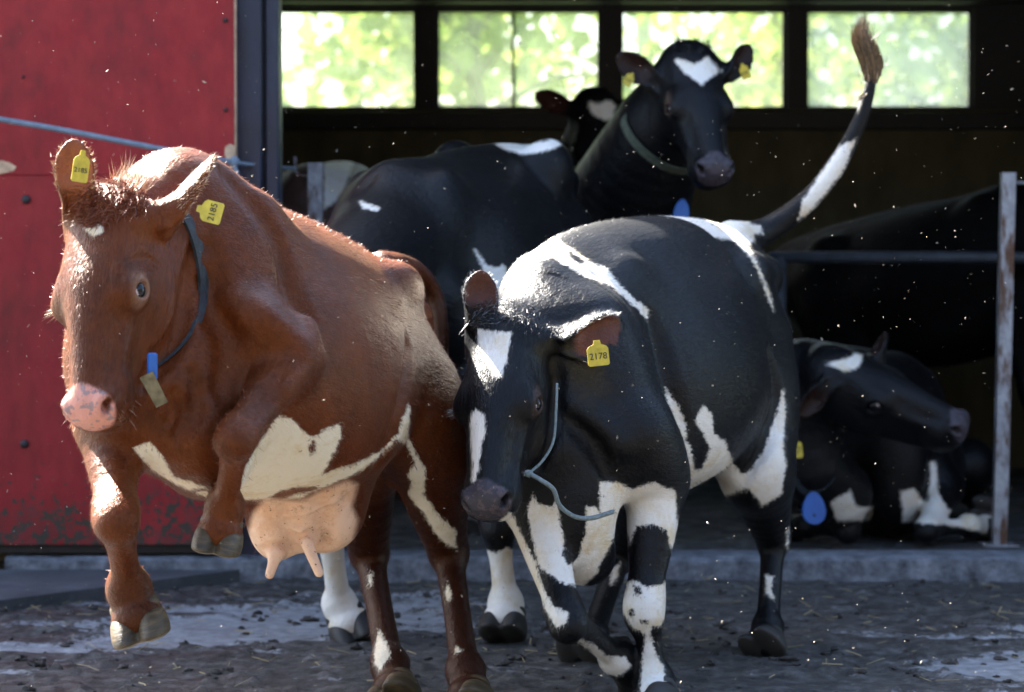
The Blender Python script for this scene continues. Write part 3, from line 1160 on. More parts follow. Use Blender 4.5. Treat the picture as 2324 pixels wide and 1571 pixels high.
# ---- barn
YF = 9.90                                                   # face of the barn front
barn = empty('barn', (1.0, 12.2, 0), 'dark open cow barn with a band of windows along its back wall', 'barn')
t = NT('barn_board')
co = t.coord(scale=(1.5, 1.5, .7))
t.set(Base_Color=t.ramp(t.noise(4, 6, .6, co), [(.3, (.060, .053, .026)), (.7, (.12, .105, .055))]), Roughness=.8,
      Normal=t.bump(t.noise(20, 5, .6, co), .1, .004))
simple('barn_dark', (.012, .012, .013), .75, var=.4, scale=5)
simple('frame_dark', (.008, .009, .011), .6)
simple('barn_concrete', (.16, .16, .175), .85, var=.5, scale=11, bump=.5)
t = NT('steel_blue')
co = t.coord(scale=(1, 1, .3))
t.set(Base_Color=t.ramp(t.noise(14, 6, .65, co), [(.3, (.004, .008, .020)), (.6, (.010, .019, .046)), (.85, (.026, .038, .068))]), Roughness=.42,
      Normal=t.bump(t.noise(60, 4, .6, co), .15, .01))
def bpart(name, mat, *boxes, parent=barn, bev=0.0, smooth=False):
    mb = MB()
    for a, b in boxes:
        mb.box(np.array(a, float), np.array(b, float), bev)
    return mb.obj(name, mat, parent, smooth)
BX0, BX1, YB, ZC = -5.5, 6.0, 14.5, 3.4
bpart('front_wall', 'barn_board', ((BX0, YF + .02, .06), (-1.06, YF + .16, ZC)), ((3.3, YF + .02, .06), (BX1, YF + .16, ZC)), ((-1.06, YF + .02, 2.72), (3.3, YF + .16, ZC)))
bpart('side_wall', 'barn_dark', ((BX0, YF + .162, 0), (BX0 + .15, YB, ZC)))
bpart('side_wall', 'barn_dark', ((BX1 - .15, YF + .162, 0), (BX1, YB, ZC)))
mb = MB()                                                   # roof: low gable with overhang behind
mb.v = [(BX0 - .2, YF - .02, ZC + .003), (BX1 + .2, YF - .02, ZC + .003), (BX1 + .2, YB + 1.15, ZC + .003), (BX0 - .2, YB + 1.15, ZC + .003),
        (BX0 - .2, 12.2, ZC + .55), (BX1 + .2, 12.2, ZC + .55)]
mb.f = [(3, 2, 1, 0), (0, 1, 5, 4), (2, 3, 4, 5), (1, 2, 5), (3, 0, 4)]
mb.obj('roof', 'barn_dark', barn, False)
bpart('barn_floor', 'yard_dirt', ((BX0 + .15, YF + .165, -.04), (BX1 - .15, YB, .05)))
# window band, pixel columns at the back wall
def zb(py, d=YB):
    return P(1162, py, d)[2]
def xb(px, d=YB):
    return (px - CX) / FPX * d * 1.0
wz0, wz1 = zb(250), zb(18)
cols = [(-135, 170), (208, 525), (563, 948), (988, 1365), (1405, 1785), (1825, 2207)]
bpart('back_wall', 'barn_board', ((BX0, YB + .002, 0), (BX1, YB + .14, wz0)))
bpart('lintel', 'frame_dark', ((BX0, YB + .002, wz1), (BX1, YB + .14, ZC)))
prev = None
for a, b in cols + [(None, None)]:
    x0 = xb(prev) if prev is not None else BX0
    x1 = xb(a) if a is not None else BX1
    bpart('window_post', 'frame_dark', ((x0, YB + .002, wz0), (x1, YB + .14, wz1)))
    prev = b
bpart('sill_board', 'frame_dark', ((BX0 + .16, YB - .06, wz0 - .11), (BX1 - .16, YB, wz0 - .012)), bev=.006)
bpart('head_beam', 'frame_dark', ((BX0 + .16, YB - .12, wz1 + .02), (BX1 - .16, YB, wz1 + .2)), bev=.006)
def glass(name, dust, dcol):
    t = NT(name)
    out = t.t.nodes['Material Output']
    tr = t.n('BsdfTransparent')
    tl = t.n('BsdfTranslucent')
    tl.inputs[0].default_value = dcol + (1,)
    gl = t.n('BsdfGlossy')
    gl.inputs['Roughness'].default_value = .05
    m1, m2 = t.n('MixShader'), t.n('MixShader')
    f = t.math('MULTIPLY', t.smooth(t.noise(3, 5, .6, t.coord()), .25, .8, .4, 1.3), dust)
    t.l(f, m1.inputs[0]); t.l(tr.outputs[0], m1.inputs[1]); t.l(tl.outputs[0], m1.inputs[2])
    m2.inputs[0].default_value = .05
    t.l(m1.outputs[0], m2.inputs[1]); t.l(gl.outputs[0], m2.inputs[2])
    t.l(m2.outputs[0], out.inputs[0])
glass('glass_clear', .30, (.62, .68, .50))
glass('glass_dusty', .55, (.45, .50, .50))
for i, (a, b) in enumerate(cols):
    x0, x1 = xb(a), xb(b)
    fw = .022
    w = bpart('window', 'frame_dark', ((x0, YB + .03, wz0), (x0 + fw, YB + .09, wz1)), ((x1 - fw, YB + .03, wz0), (x1, YB + .09, wz1)),
              ((x0 + fw, YB + .03, wz0), (x1 - fw, YB + .09, wz0 + fw)), ((x0 + fw, YB + .03, wz1 - fw), (x1 - fw, YB + .09, wz1)))
    if i == 3:
        xm = xb(1165)
        bpart('glazing_bar', 'frame_dark', ((xm - .007, YB + .04, wz0 + fw), (xm + .007, YB + .08, wz1 - fw)), parent=w)
        bpart('pane', 'glass_clear', ((x0 + fw, YB + .055, wz0 + fw), (xm - .007, YB + .059, wz1 - fw)), parent=w)
        bpart('pane', 'glass_clear', ((xm + .007, YB + .055, wz0 + fw), (x1 - fw, YB + .059, wz1 - fw)), parent=w)
    else:
        bpart('pane', 'glass_dusty' if i in (5, 1) else 'glass_clear', ((x0 + fw, YB + .055, wz0 + fw), (x1 - fw, YB + .059, wz1 - fw)), parent=w)
# door jamb of dark blue steel, sill
def xf(px, d=YF):
    return (px - CX) / FPX * d
bpart('door_jamb', 'steel_blue', ((xf(538), YF - .04, 0), (xf(597), YF + .015, 2.85)), bev=.006)
bpart('door_jamb', 'steel_blue', ((xf(603), YF + .0, 0), (xf(634), YF + .16, 2.72)), bev=.006)
bpart('jamb_channel', 'frame_dark', ((xf(595), YF + .02, 0), (xf(606), YF + .15, 2.72)))
mb = MB()
segs = 60
xs_ = np.linspace(-1.9, 3.6, segs)
for x in xs_:
    j = rs.normal(0, .004, 4)
    mb.v += [(x, 9.76 + j[0], -.06), (x, 9.77 + j[1], .075 + j[2]), (x, 9.80, .088 + j[3] * .5), (x, YF + .16, .085)]
for i in range(segs - 1):
    for k in range(3):
        mb.f.append((i * 4 + k, i * 4 + 4 + k, i * 4 + 5 + k, i * 4 + 1 + k))
t = NT('sill_concrete')
co = t.coord()
t.set(Base_Color=t.ramp(t.noise(12, 7, .75, co), [(.32, (.04, .042, .048)), (.5, (.14, .15, .17)), (.72, (.30, .31, .34))]), Roughness=.85,
      Normal=t.bump(t.noise(40, 6, .7, co), .8, .02))
mb.obj('door_sill', 'sill_concrete', barn, False)

# concrete apron in front of the red door
mb = MB()
tri = [(-1.02, 9.755), (-1.72, 8.90), (-2.5, 7.95), (-4.6, 5.5), (-5.4, 5.5), (-5.4, 9.755)]
m = len(tri)
mb.v = [(x, y, -.06) for x, y in tri] + [(x, y, .045) for x, y in tri]
mb.f = [tuple(range(m, 2 * m))[::-1]] + [(i, (i + 1) % m, m + (i + 1) % m, m + i)[::-1] for i in range(m)]
t = NT('apron_concrete')
co = t.coord()
t.set(Base_Color=t.ramp(t.noise(4, 7, .7, co), [(.3, (.030, .034, .038)), (.6, (.075, .085, .095)), (.85, (.17, .19, .20))]), Roughness=.7,
      Normal=t.bump(t.noise(30, 6, .7, co), .5, .02))
o = mb.obj('apron', 'apron_concrete', smooth=False)
tag(o, kind='structure')

# ---- red sliding door
YD = YF - .10
def xd(px):
    return (px - CX) / FPX * YD
def zd(py):
    return P(1162, py, YD)[2]
t = NT('red_paint')
co = t.coord()
cs = t.coord(scale=(1.6, 1.6, .8))
geo = t.n('NewGeometry')
sp = t.n('SeparateXYZ')
t.l(geo.outputs['Position'], sp.inputs[0])
red = t.ramp(t.math('ADD', t.math('MULTIPLY', t.noise(1.6, 6, .65, co), .6), t.math('MULTIPLY', t.noise(9, 5, .6, cs), .4)),
             [(.34, (.13, .003, .005)), (.5, (.24, .006, .009)), (.68, (.34, .015, .017))])
scuff = t.smooth(t.noise(16, 7, .75, co), .66, .74)
red = t.mix(t.math('MULTIPLY', scuff, .6), red, (.06, .012, .02))
# dung splashed up from the yard
hgt = t.smooth(sp.outputs[2], .14, .66, .23, -.06)
spl = t.math('ADD', t.noise(34, 5, .6, co), hgt)
red = t.mix(t.smooth(spl, .72, .76), red, (.035, .030, .020))
red = t.mix(t.math('MULTIPLY', t.smooth(t.math('ADD', t.noise(5, 6, .75, co), hgt), .62, .95), .75), red, (.07, .035, .03))
t.set(Base_Color=red, Roughness=t.smooth(t.noise(7, 5, .6, co), .3, .7, .42, .62), Normal=t.bump(t.noise(40, 5, .6, cs), .15, .01), Specular_IOR_Level=.4)
simple('bare_wood', (.48, .34, .22), .8, var=.35, scale=30)
simple('bolt_black', (.012, .010, .012), .5)
door = empty('sliding_door', (xd(0), YD, 0), 'faded red plywood sliding barn door with dung splashed along its foot', 'door')
x0, x1 = -4.2, xd(534)
zsplit = zd(398)
dz0, dz1 = zd(1236), 3.0
mb = MB(); mb.box(np.array((x0, YD - .012, zsplit + .0006)), np.array((x1, YD + .03, dz1)), .0015); mb.obj('panel', 'red_paint', door, False)
mb = MB(); mb.box(np.array((x0, YD - .010, dz0)), np.array((x1 + .004, YD + .03, zsplit - .0006)), .0015); mb.obj('panel', 'red_paint', door, False)
mb = MB(); mb.box(np.array((x1 + .0005, YD - .009, zsplit + .01)), np.array((x1 + .006, YD + .028, dz1 - .01))); mb.obj('edge_strip', 'bare_wood', door, False)
mb = MB(); mb.box(np.array((x0 + .05, YD + .032, .10)), np.array((x1 - .02, YD + .08, dz0 + .1))); mb.obj('bottom_rail', 'bolt_black', door, False)
for px, py, r_ in ((62, 453, .017), (55, 1007, .016), (515, 47, .009), (515, 250, .008), (57, 175, .006)):
    mb = MB()
    c = np.array((xd(px), YD - .012, zd(py)))
    mb.tube([c + (0, .006, 0), c - (0, .007, 0), c - (0, .011, 0)], [r_, r_, r_ * .6], 12)
    mb.obj('bolt', 'bolt_black', door)
def chip(pts):
    mb = MB()
    y = YD - .0135
    mb.prism([(xd(a), zd(b)) for a, b in pts], (0, y, 0), (1, 0, 0), (0, 0, 1), (0, 1, 0), .002)
    mb.obj('paint_chip', 'bare_wood', door, False)
chip([(-8, 366), (10, 365), (26, 370), (41, 379), (34, 388), (14, 393), (-8, 398)])
chip([(513, 334), (524, 327), (535.5, 332), (535.5, 396), (527, 396), (522, 376), (512, 352)])
chip([(147, 386), (158, 383), (170, 388), (160, 393)])
chip([(186, 391), (197, 388), (205, 393), (195, 397)])

mb = MB(); mb.box(np.array((-4.4, YD - .12, 3.05)), np.array((-1.0, YF + .015, 4.0)), .01); mb.obj('shade_box', 'barn_board', door, False)  # unseen box added above the door to shade the cow behind

# ---- gate posts, rope, rails
t = NT('galvanised')
co = t.coord()
cs = t.coord(scale=(3, 3, .7))
t.set(Base_Color=t.mix(t.smooth(t.noise(7, 6, .7, cs), .46, .60), t.ramp(t.noise(20, 5, .6, co), [(.3, (.22, .23, .25)), (.7, (.42, .44, .47))]), (.10, .05, .028)),
      Roughness=.55, Metallic=.35, Normal=t.bump(t.noise(50, 4, .6, co), .3, .01))
DP = 10.55
def post(pt, pb, w, label):
    a, b = P(pt[0], pt[1], DP), P(pb[0], pb[1], DP)
    b = a + (b - a) * ((a[2] - .045) / (a[2] - b[2]))
    root = empty('gate_post', b, label, 'post')
    mb = MB()
    n = 7
    for i in range(n):
        c = b + (a - b) * i / (n - 1)
        mb.v += [(c[0] - w / 2, c[1] - w / 2, c[2]), (c[0] + w / 2, c[1] - w / 2, c[2]), (c[0] + w / 2, c[1] + w / 2, c[2]), (c[0] - w / 2, c[1] + w / 2, c[2])]
    for i in range(n - 1):
        for k in range(4):
            j = (k + 1) % 4
            mb.f.append((i * 4 + k, i * 4 + j, i * 4 + 4 + j, i * 4 + 4 + k))
    mb.f.append(tuple(4 * n - 4 + k for k in range(4)))
    mb.f.append((3, 2, 1, 0))
    mb.obj('shaft', 'galvanised', root, False)
    mb = MB(); mb.box(b - (.07, .07, .0), b + (.07, .07, .012), .002); mb.obj('base_plate', 'galvanised', root, False)
    return root, a
p1, a1 = post((716, 370), (712, 1225), .058, 'weathered grey steel post with a hook, just inside the blue door jamb')
mb = MB()
hk = [P(669, 356, DP), P(669, 372, DP), P(668, 385, DP), P(674, 394, DP), P(686, 399, DP), P(704, 396, DP)]
mb.tube(catmull(hk, 5), .007, 8)
mb.obj('hook', 'galvanised', p1)
p2, a2 = post((2288, 392), (2268, 1222), .054, 'tall rusty grey steel post beside the lying black cow')
mb = MB()
mb.tube([P(2296, 414, DP), P(2312, 415, DP), P(2400, 418, DP), P(2700, 430, DP + .1)], .006, 8)
mb.obj('wire', 'galvanised', p2)
t = NT('rope_blue')
co = t.coord()
wv = t.n('TexWave')
wv.inputs['Scale'].default_value = 24
wv.inputs['Distortion'].default_value = 1.5
t.l(t.coord(scale=(3, 1, 3)), wv.inputs['Vector'])
t.set(Base_Color=t.mix(t.noise(25, 4, .6, co), (.10, .15, .21), (.32, .40, .48)), Roughness=.7, Normal=t.bump(wv.outputs['Fac'], .5, .01))
ropeo = empty('barrier_rope', P(530, 369, 9.72), 'pale blue barrier rope stretched from the door jamb across the red door', 'rope')
mb = MB()
mb.tube(catmull([P(-700, 158, 9.35), P(-200, 238, 9.45), P(0, 271, 9.5), P(150, 297, 9.55), P(300, 326, 9.6), P(430, 351, 9.66), P(530, 369, 9.74)], 6), .0105, 10)
mb.obj('rope', 'rope_blue', ropeo)
mb = MB()
mb.tube(catmull([P(528, 369, 9.74), P(570, 374, 9.85), P(610, 379, 10.05), P(645, 381, 10.3), P(668, 382, 10.5)], 6), .0075, 10)
mb.obj('rope_end', 'rope_blue', ropeo)
mb = MB()
mb.ball(P(532, 368, 9.74), (.020, .018, .022), 12, 8)
mb.tube(catmull([P(535, 372, 9.73), P(540, 392, 9.73), P(538, 420, 9.74), P(541, 445, 9.75)], 5), [.011, .010, .009, .008] + [.008] * 12, 8) if False else None
mb.obj('knot', 'rope_blue', ropeo)
mb = MB()
mb.tube(catmull([P(531, 376, 9.735), P(538, 395, 9.735), P(536, 425, 9.74)], 5), .008, 8)
mb.obj('loose_end', 'rope_blue', ropeo)
mb = MB()
mb.tube([(1.15, 11.72, 1.215), (2.5, 11.72, 1.215), (4.8, 11.72, 1.215)], .026, 12)
simple('rail_dull', (.045, .055, .068), .6, .2)
rl = mb.obj('stall_rail', 'rail_dull', None, True, (2.5, 11.72, 1.215))
tag(rl, 'grey steel stall rail running across the dark barn behind the rusty post', 'rail')
for x in (1.2, 4.7):
    mb = MB(); mb.tube([(x, 11.72, .045), (x, 11.72, 1.215)], .03, 12); mb.obj('rail_post', 'rail_dull', rl)

# ---- trees behind the barn, seen through the windows
t = NT('leaf')
out = t.t.nodes['Material Output']
oi = t.n('Attribute', attribute_name='tone')
c = t.ramp(oi.outputs['Fac'], [(0, (.09, .15, .03)), (.5, (.22, .29, .06)), (1, (.38, .40, .12))])
df, tl, ms = t.n('BsdfDiffuse'), t.n('BsdfTranslucent'), t.n('MixShader')
t.l(c, df.inputs[0]); t.l(c, tl.inputs[0])
ms.inputs[0].default_value = .5
t.l(df.outputs[0], ms.inputs[1]); t.l(tl.outputs[0], ms.inputs[2]); t.l(ms.outputs[0], out.inputs[0])
simple('bark', (.09, .075, .06), .9, var=.5, scale=6, bump=.6)
simple('birch_bark', (.42, .40, .37), .8, var=.4, scale=5, bump=.4)
def tree(x, y, h, rad, seed, label, bark, z0=1.2, n=1500, lsz=.13):
    g = np.random.default_rng(seed)
    root = empty('tree', (x, y, -.05), label, 'tree', None)
    mb = MB()
    tr = catmull([(x, y, -.1), (x + .1, y, h * .25), (x - .08, y + .1, h * .55), (x + .05, y, h * .92)], 5)
    mb.tube(tr, np.linspace(.17, .03, len(tr)), 9)
    tips = []
    for i in range(16):
        z = h * g.uniform(.18, .85)
        c = tr[int(z / h * (len(tr) - 1))]
        a = g.uniform(0, 2 * math.pi)
        L = rad * g.uniform(.6, 1.0) * (1.1 - .6 * z / h)
        e = c + np.array((math.cos(a) * L, math.sin(a) * L, g.uniform(.1, .9)))
        mid = (c + e) / 2 + (0, 0, .15)
        mb.tube(catmull([c, mid, e], 4), np.linspace(.055, .012, 9), 6)
        tips += [e, mid, (e + mid) / 2]
    mb.obj('trunk', bark, root)
    tips = np.array(tips)
    V, Fc, T = [], [], []
    for i in range(n):
        c = tips[g.integers(len(tips))] + g.normal(0, rad * .22, 3)
        u = unit(g.normal(0, 1, 3)); v = unit(np.cross(u, g.normal(0, 1, 3)))
        s = lsz * g.uniform(.6, 1.4)
        k = len(V)
        V += [c - u * s, c - v * s * .5, c + u * s, c + v * s * .5]
        Fc.append((k, k + 1, k + 2, k + 3))
        T += [np.clip(g.normal(.5, .25), 0, 1)] * 4
    cr = new_obj('crown', V, Fc, 'leaf', root, smooth=False)
    a = cr.data.attributes.new('tone', 'FLOAT', 'POINT')
    a.data.foreach_set('value', np.array(T, np.float32))
specs = [(-4.2, 27, 7.5, 2.3, 'leafy green tree outside, seen through the window beside the blue jamb', 'bark'),
         (-1.9, 31, 8.5, 2.4, 'pale green tree outside, behind the window with the glazing bar', 'birch_bark'),
         (-.3, 25, 6.0, 1.7, 'small light green tree outside, behind the ears of the cow with a grey blaze', 'bark'),
         (1.5, 29, 8.0, 2.5, 'yellow green tree outside, behind the head of the cow with the heart blaze', 'birch_bark'),
         (3.4, 33, 9.0, 2.6, 'tree outside, half hidden behind the black window post and dusty pane', 'bark'),
         (5.4, 30, 7.0, 2.3, 'grey green tree outside, behind the dusty window pane', 'bark'),
         (-6.2, 33, 9.0, 2.6, 'tall tree outside the barn, hidden by the red door', 'bark')]
for i, s in enumerate(specs):
    if i < 6:
        tree(*s[:4], 100 + i, s[4], s[5])

# ---- unseen shed and wing, added to block sky light on the yard
simple('added_shed_board', (.035, .028, .022), .85, var=.3, scale=3)
simple('added_shed_roof', (.05, .05, .052), .7, var=.3, scale=3)
shed = empty('added_shed', (0, -9, 0), 'unseen dark shed behind the camera, added to block sky light', 'shed')
mb = MB(); mb.box(np.array((-22., -13., -.05)), np.array((22., -8., 5.2))); mb.obj('added_wall', 'added_shed_board', shed, False)
mb = MB()
mb.v = [(-22.6, -13.6, 5.203), (22.6, -13.6, 5.203), (22.6, -7.4, 5.203), (-22.6, -7.4, 5.203), (-22.6, -10.5, 7.4), (22.6, -10.5, 7.4)]
mb.f = [(3, 2, 1, 0), (0, 1, 5, 4), (2, 3, 4, 5), (1, 2, 5), (3, 0, 4)]
mb.obj('roof', 'added_shed_roof', shed, False)
mb = MB(); mb.box(np.array((8.5, -7.99, -.05)), np.array((13., 6.5, 4.6))); mb.obj('added_wing', 'added_shed_board', shed, False)
mb = MB()
mb.v = [(8.2, -7.4, 4.603), (13.3, -7.4, 4.603), (13.3, 6.8, 4.603), (8.2, 6.8, 4.603), (10.7, -7.4, 6.2), (10.7, 6.8, 6.2)]
mb.f = [(3, 2, 1, 0), (1, 2, 5, 4), (3, 0, 4, 5), (0, 1, 4), (2, 3, 5)]
mb.obj('added_wing_roof', 'added_shed_roof', shed, False)
for x in (-9., 5.):
    mb = MB(); mb.box(np.array((x - 1.6, -7.995, 0)), np.array((x + 1.6, -7.93, 3.4)), .01); mb.obj('door', 'added_shed_roof', shed, False)

# ================================================================== COWS
BIGV, MIDV, FARV = .0068, .010, .013

# ---- red and white cow leaping past the red door
W, T = P(430, 356, 6.20), P(890, 598, 7.45)
fw = unit(W - T)
up = unit(np.array((0, 0, 1.0)) - fw * fw[2])
org = (W + T) / 2 - up * .365 + fw * .16
c1 = Cow('cow', 'red brown cow with white belly and udder, leaping with both forelegs off the ground', 'cows leaving the barn', org, fw, up, M_RED, BIGV)
c1.torso()
# neck, head
hp1 = P(214, 464, 5.84)
N1 = unit(P(180, 950, 5.60) - P(222, 450, 5.84))
F1 = np.array((-.43, -.85, .28))
c1.neck([c1.L(.48, 0, .02), P(450, 610, 6.14), P(392, 590, 6.08), P(320, 560, 6.0)], [.17, .145, .115, .080], (0, 0, 1), 1.35, .12)
c1.neck([c1.L(.38, 0, .17), P(410, 450, 6.12), P(345, 480, 6.02), P(280, 480, 5.94)], [.12, .105, .085, .065], (0, 0, 1), 1.05, .08)
# dewlap and brisket
c1.F.tube([P(365, 790, 5.92), P(405, 890, 5.90), P(430, 980, 5.92), P(470, 1030, 6.02)], [.05, .075, .10, .11], k=.08)
ears1 = [(-1, P(168, 312, 5.84) - P(164, 462, 5.84), np.array((.30, -.93, .1)), .150, .048, P(164, 464, 5.85)),
         (1, P(500, 350, 5.92) - P(375, 495, 5.84), np.array((.55, -.05, -.75)), .205, .046, P(368, 498, 5.86))]
h1 = c1.head(hp1, N1, F1, .94, ears1, .02)
# legs
c1.front_leg(P(590, 745, 6.02), P(665, 815, 6.05), P(538, 990, 5.76), P(510, 1150, 5.90), P(502, 1195, 5.90), np.array((-.1, -.85, -.45)), .88)
c1.front_leg(P(330, 840, 5.95), P(255, 960, 6.0), P(263, 1168, 5.78), P(292, 1335, 5.90), P(308, 1385, 5.90), np.array((.1, -.85, -.45)), 1.03)
c1.hind_leg(c1.L(-.50, .14, .0), P(950, 960, 6.95), P(1018, 1255, 7.18), P(1056, 1522, 6.92), P(1066, 1574, 6.86), fw * (1, 1, 0), 1.06)
c1.hind_leg(c1.L(-.50, -.14, .0), P(805, 970, 7.05), P(838, 1255, 7.32), P(884, 1508, 7.04), P(896, 1558, 6.98), fw * (1, 1, 0), 1.06)
# tail arching up and falling behind the thigh
c1.F.tube([P(868, 606, 7.42), P(905, 604, 7.52), P(950, 622, 7.60), P(985, 672, 7.64), P(1000, 740, 7.62), P(1003, 900, 7.60), P(1000, 1040, 7.58)], [.045, .036, .030, .026, .022, .018, .014], k=.03)
# udder and teats
c1.F.ell(P(700, 1105, 6.75), (.160, .20, .150), k=.08)
c1.F.ell(P(632, 1186, 6.66), (.078, .10, .098), k=.05)
c1.F.ell(P(742, 1172, 6.70), (.085, .10, .090), k=.05)
for a, b in (((628, 1252, 6.60), (612, 1304, 6.57)), ((694, 1228, 6.58), (724, 1300, 6.55))):
    c1.F.tube([P(*a), P(*b)], [.0165, .0115], k=.03)
c1.groove([(650, 1150), (658, 1210), (664, 1262)], .012, .04, .003)
c1.groove([(720, 1120), (735, 1180), (740, 1240)], .010, .04, .0)
c1.ridge([(600, 1150), (640, 1165), (690, 1160), (760, 1135)], .007, .015, .004)
c1.ridge([(585, 1200), (610, 1185), (650, 1190), (690, 1210)], .006, .015, .004)
c1.groove([(600, 1245), (630, 1236), (665, 1240)], .007, .02, .001)
c1.groove([(680, 1222), (705, 1212), (740, 1222)], .007, .02, .001)
# skin folds of jaw, neck, shoulder and flank
c1.groove([(436, 560), (432, 640), (412, 740), (364, 820), (322, 872)], .026, .03, .012)
c1.groove([(438, 850), (448, 900), (440, 950), (405, 990)], .017, .03, .003)
c1.groove([(395, 890), (416, 935), (402, 972)], .012, .02, .002)
c1.groove([(372, 905), (388, 935), (380, 958)], .009, .02, .001)
c1.groove([(478, 560), (492, 640), (480, 730)], .014, .05, .002)
c1.groove([(520, 400), (590, 470), (640, 560), (655, 640), (690, 720)], .020, .06, .004)
c1.groove([(470, 640), (500, 720), (520, 800), (500, 880)], .018, .06, .003)
c1.ridge([(700, 740), (690, 820), (640, 880)], .02, .05)
c1.groove([(640, 845), (600, 905), (575, 940)], .010, .03, .0)
c1.groove([(870, 1040), (905, 950), (925, 860), (930, 780)], .020, .06, .004)
c1.ridge([(520, 690), (600, 720), (670, 780)], .014, .06)
for rr_ in (26, 38, 50):                                     # wrinkles over the eye
    c1.groove([(318 - rr_ * .9, 640 - rr_ * .2), (322 - rr_ * .6, 635 - rr_ * .8), (330, 632 - rr_), (330 + rr_ * .6, 638 - rr_ * .75)], .004, .008, .0)
white1 = [(628, 941), (666, 951), (684, 976), (712, 992), (744, 969), (772, 960), (775, 986), (761, 1023), (730, 1078), (800, 1055), (865, 1023), (900, 986), (911, 953), (928, 914),
          (932, 930), (925, 990), (939, 1018), (967, 1064), (962, 1120), (995, 1166), (1032, 1204), (1037, 1250), (995, 1222), (962, 1166), (925, 1120), (935, 1092), (921, 1078),
          (939, 1050), (921, 1004), (897, 997), (856, 1040), (800, 1080), (740, 1103), (679, 1131), (560, 1135), (470, 1125), (400, 1095), (345, 1060), (300, 1020), (340, 1008), (380, 1060),
          (410, 1085), (470, 1100), (545, 1106), (549, 1074), (577, 1023), (605, 985)]
c1.patches = [(white1, 1, 5.95, 7.6), ([(300, 1018), (340, 1003), (372, 1040), (392, 1080), (440, 1098), (470, 1106), (470, 1128), (400, 1100), (345, 1064)], 1, 5.7, 6.4),
              ([(610, 1130), (640, 1112), (680, 1104), (718, 1104), (722, 1112), (670, 1122), (630, 1140)], -1, 6, 7), ([(700, 1010), (712, 1000), (716, 1020), (704, 1034)], -1, 6, 7), ([(430, 1112), (470, 1108), (475, 1114), (440, 1120)], -1, 5.7, 7),
              ([(1017, 1320), (1026, 1350), (1020, 1368), (1010, 1345)], 1, 6.9, 8), ([(1035, 1465), (1075, 1500), (1080, 1535), (1050, 1540), (1030, 1520)], 1, 6.9, 8),
              ([(840, 1290), (848, 1300), (842, 1330), (834, 1320)], 1, 6.9, 8), ([(860, 1430), (880, 1460), (885, 1490), (862, 1525), (848, 1505), (852, 1470)], 1, 6.9, 8),
              ([(192, 520), (232, 508), (236, 528), (212, 536)], 1, 5, 5.85)]
ud0, ud1 = P(690, 1150, 6.75), P(660, 1215, 6.62)
def marks1(V, N, px, py, w, pad, ear, pink):
    m = np.clip(.5 + poly_sd(px, py, [(562, 1210), (575, 1165), (600, 1132), (680, 1136), (740, 1110), (790, 1090), (812, 1100), (798, 1150), (812, 1180), (800, 1240), (775, 1275), (740, 1330), (600, 1330), (570, 1270)]) / 14, 0, 1)
    pink = np.maximum(pink, m * ((V[:, 1] > 6.3) & (V[:, 1] < 7.0)))
    q = (V - h1['o']) @ h1['A'].T
    for sg in (-1, 1):
        d = np.linalg.norm((q - np.array((.225, sg * .120, -.056)) * .94) / (1.3, 1, 1), axis=1)
        pink = np.maximum(pink, .22 * np.clip((.044 - d) / .022, 0, 1))
    return w, pad, ear, pink
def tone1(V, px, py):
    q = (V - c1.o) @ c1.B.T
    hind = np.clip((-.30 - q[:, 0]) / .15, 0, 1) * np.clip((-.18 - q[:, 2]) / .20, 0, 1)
    hind = np.maximum(hind, .38 * np.clip((.05 - q[:, 0]) / .40, 0, 1))          # flank shade painted in as a darker hindquarters tone
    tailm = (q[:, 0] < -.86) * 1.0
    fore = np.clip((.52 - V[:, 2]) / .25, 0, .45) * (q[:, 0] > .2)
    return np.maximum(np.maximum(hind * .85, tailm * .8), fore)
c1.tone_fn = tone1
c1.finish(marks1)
# collar with buckle, blue clip and hanging strap end
c1.strap([(318, 430, 5.98), (350, 436, 5.98), (385, 452, 5.97), (420, 488, 5.95), (444, 545, 5.92), (458, 610, 5.90), (460, 670, 5.90), (448, 730, 5.88), (428, 768, 5.86), (398, 800, 5.84), (366, 824, 5.80)], 'collar', 'collar_web')
mb = MB(); mb.box(P(346, 832, 5.70) - (.011, .008, .030), P(346, 832, 5.70) + (.011, .008, .030), .004); mb.obj('collar_clip', 'blue_plastic', c1.root, False)
mb = MB(); mb.prism([(-.016, 0), (.016, 0), (.014, -.075), (-.014, -.075)], P(332, 850, 5.69), unit((.9, 0, .45)), unit((-.45, -.1, .9)), (0, -1, 0), .005); mb.obj('strap_end', 'buckle_brass', c1.root, False)
ear_tag(c1, P(184, 378, 5.765), (1, .35, -.15), (.05, 0, 1), '2185', .036, .062)
ear_tag(c1, P(476, 480, 5.70), (.25, .15, .95), (-.97, 0, .22), '2185', .048, .050)

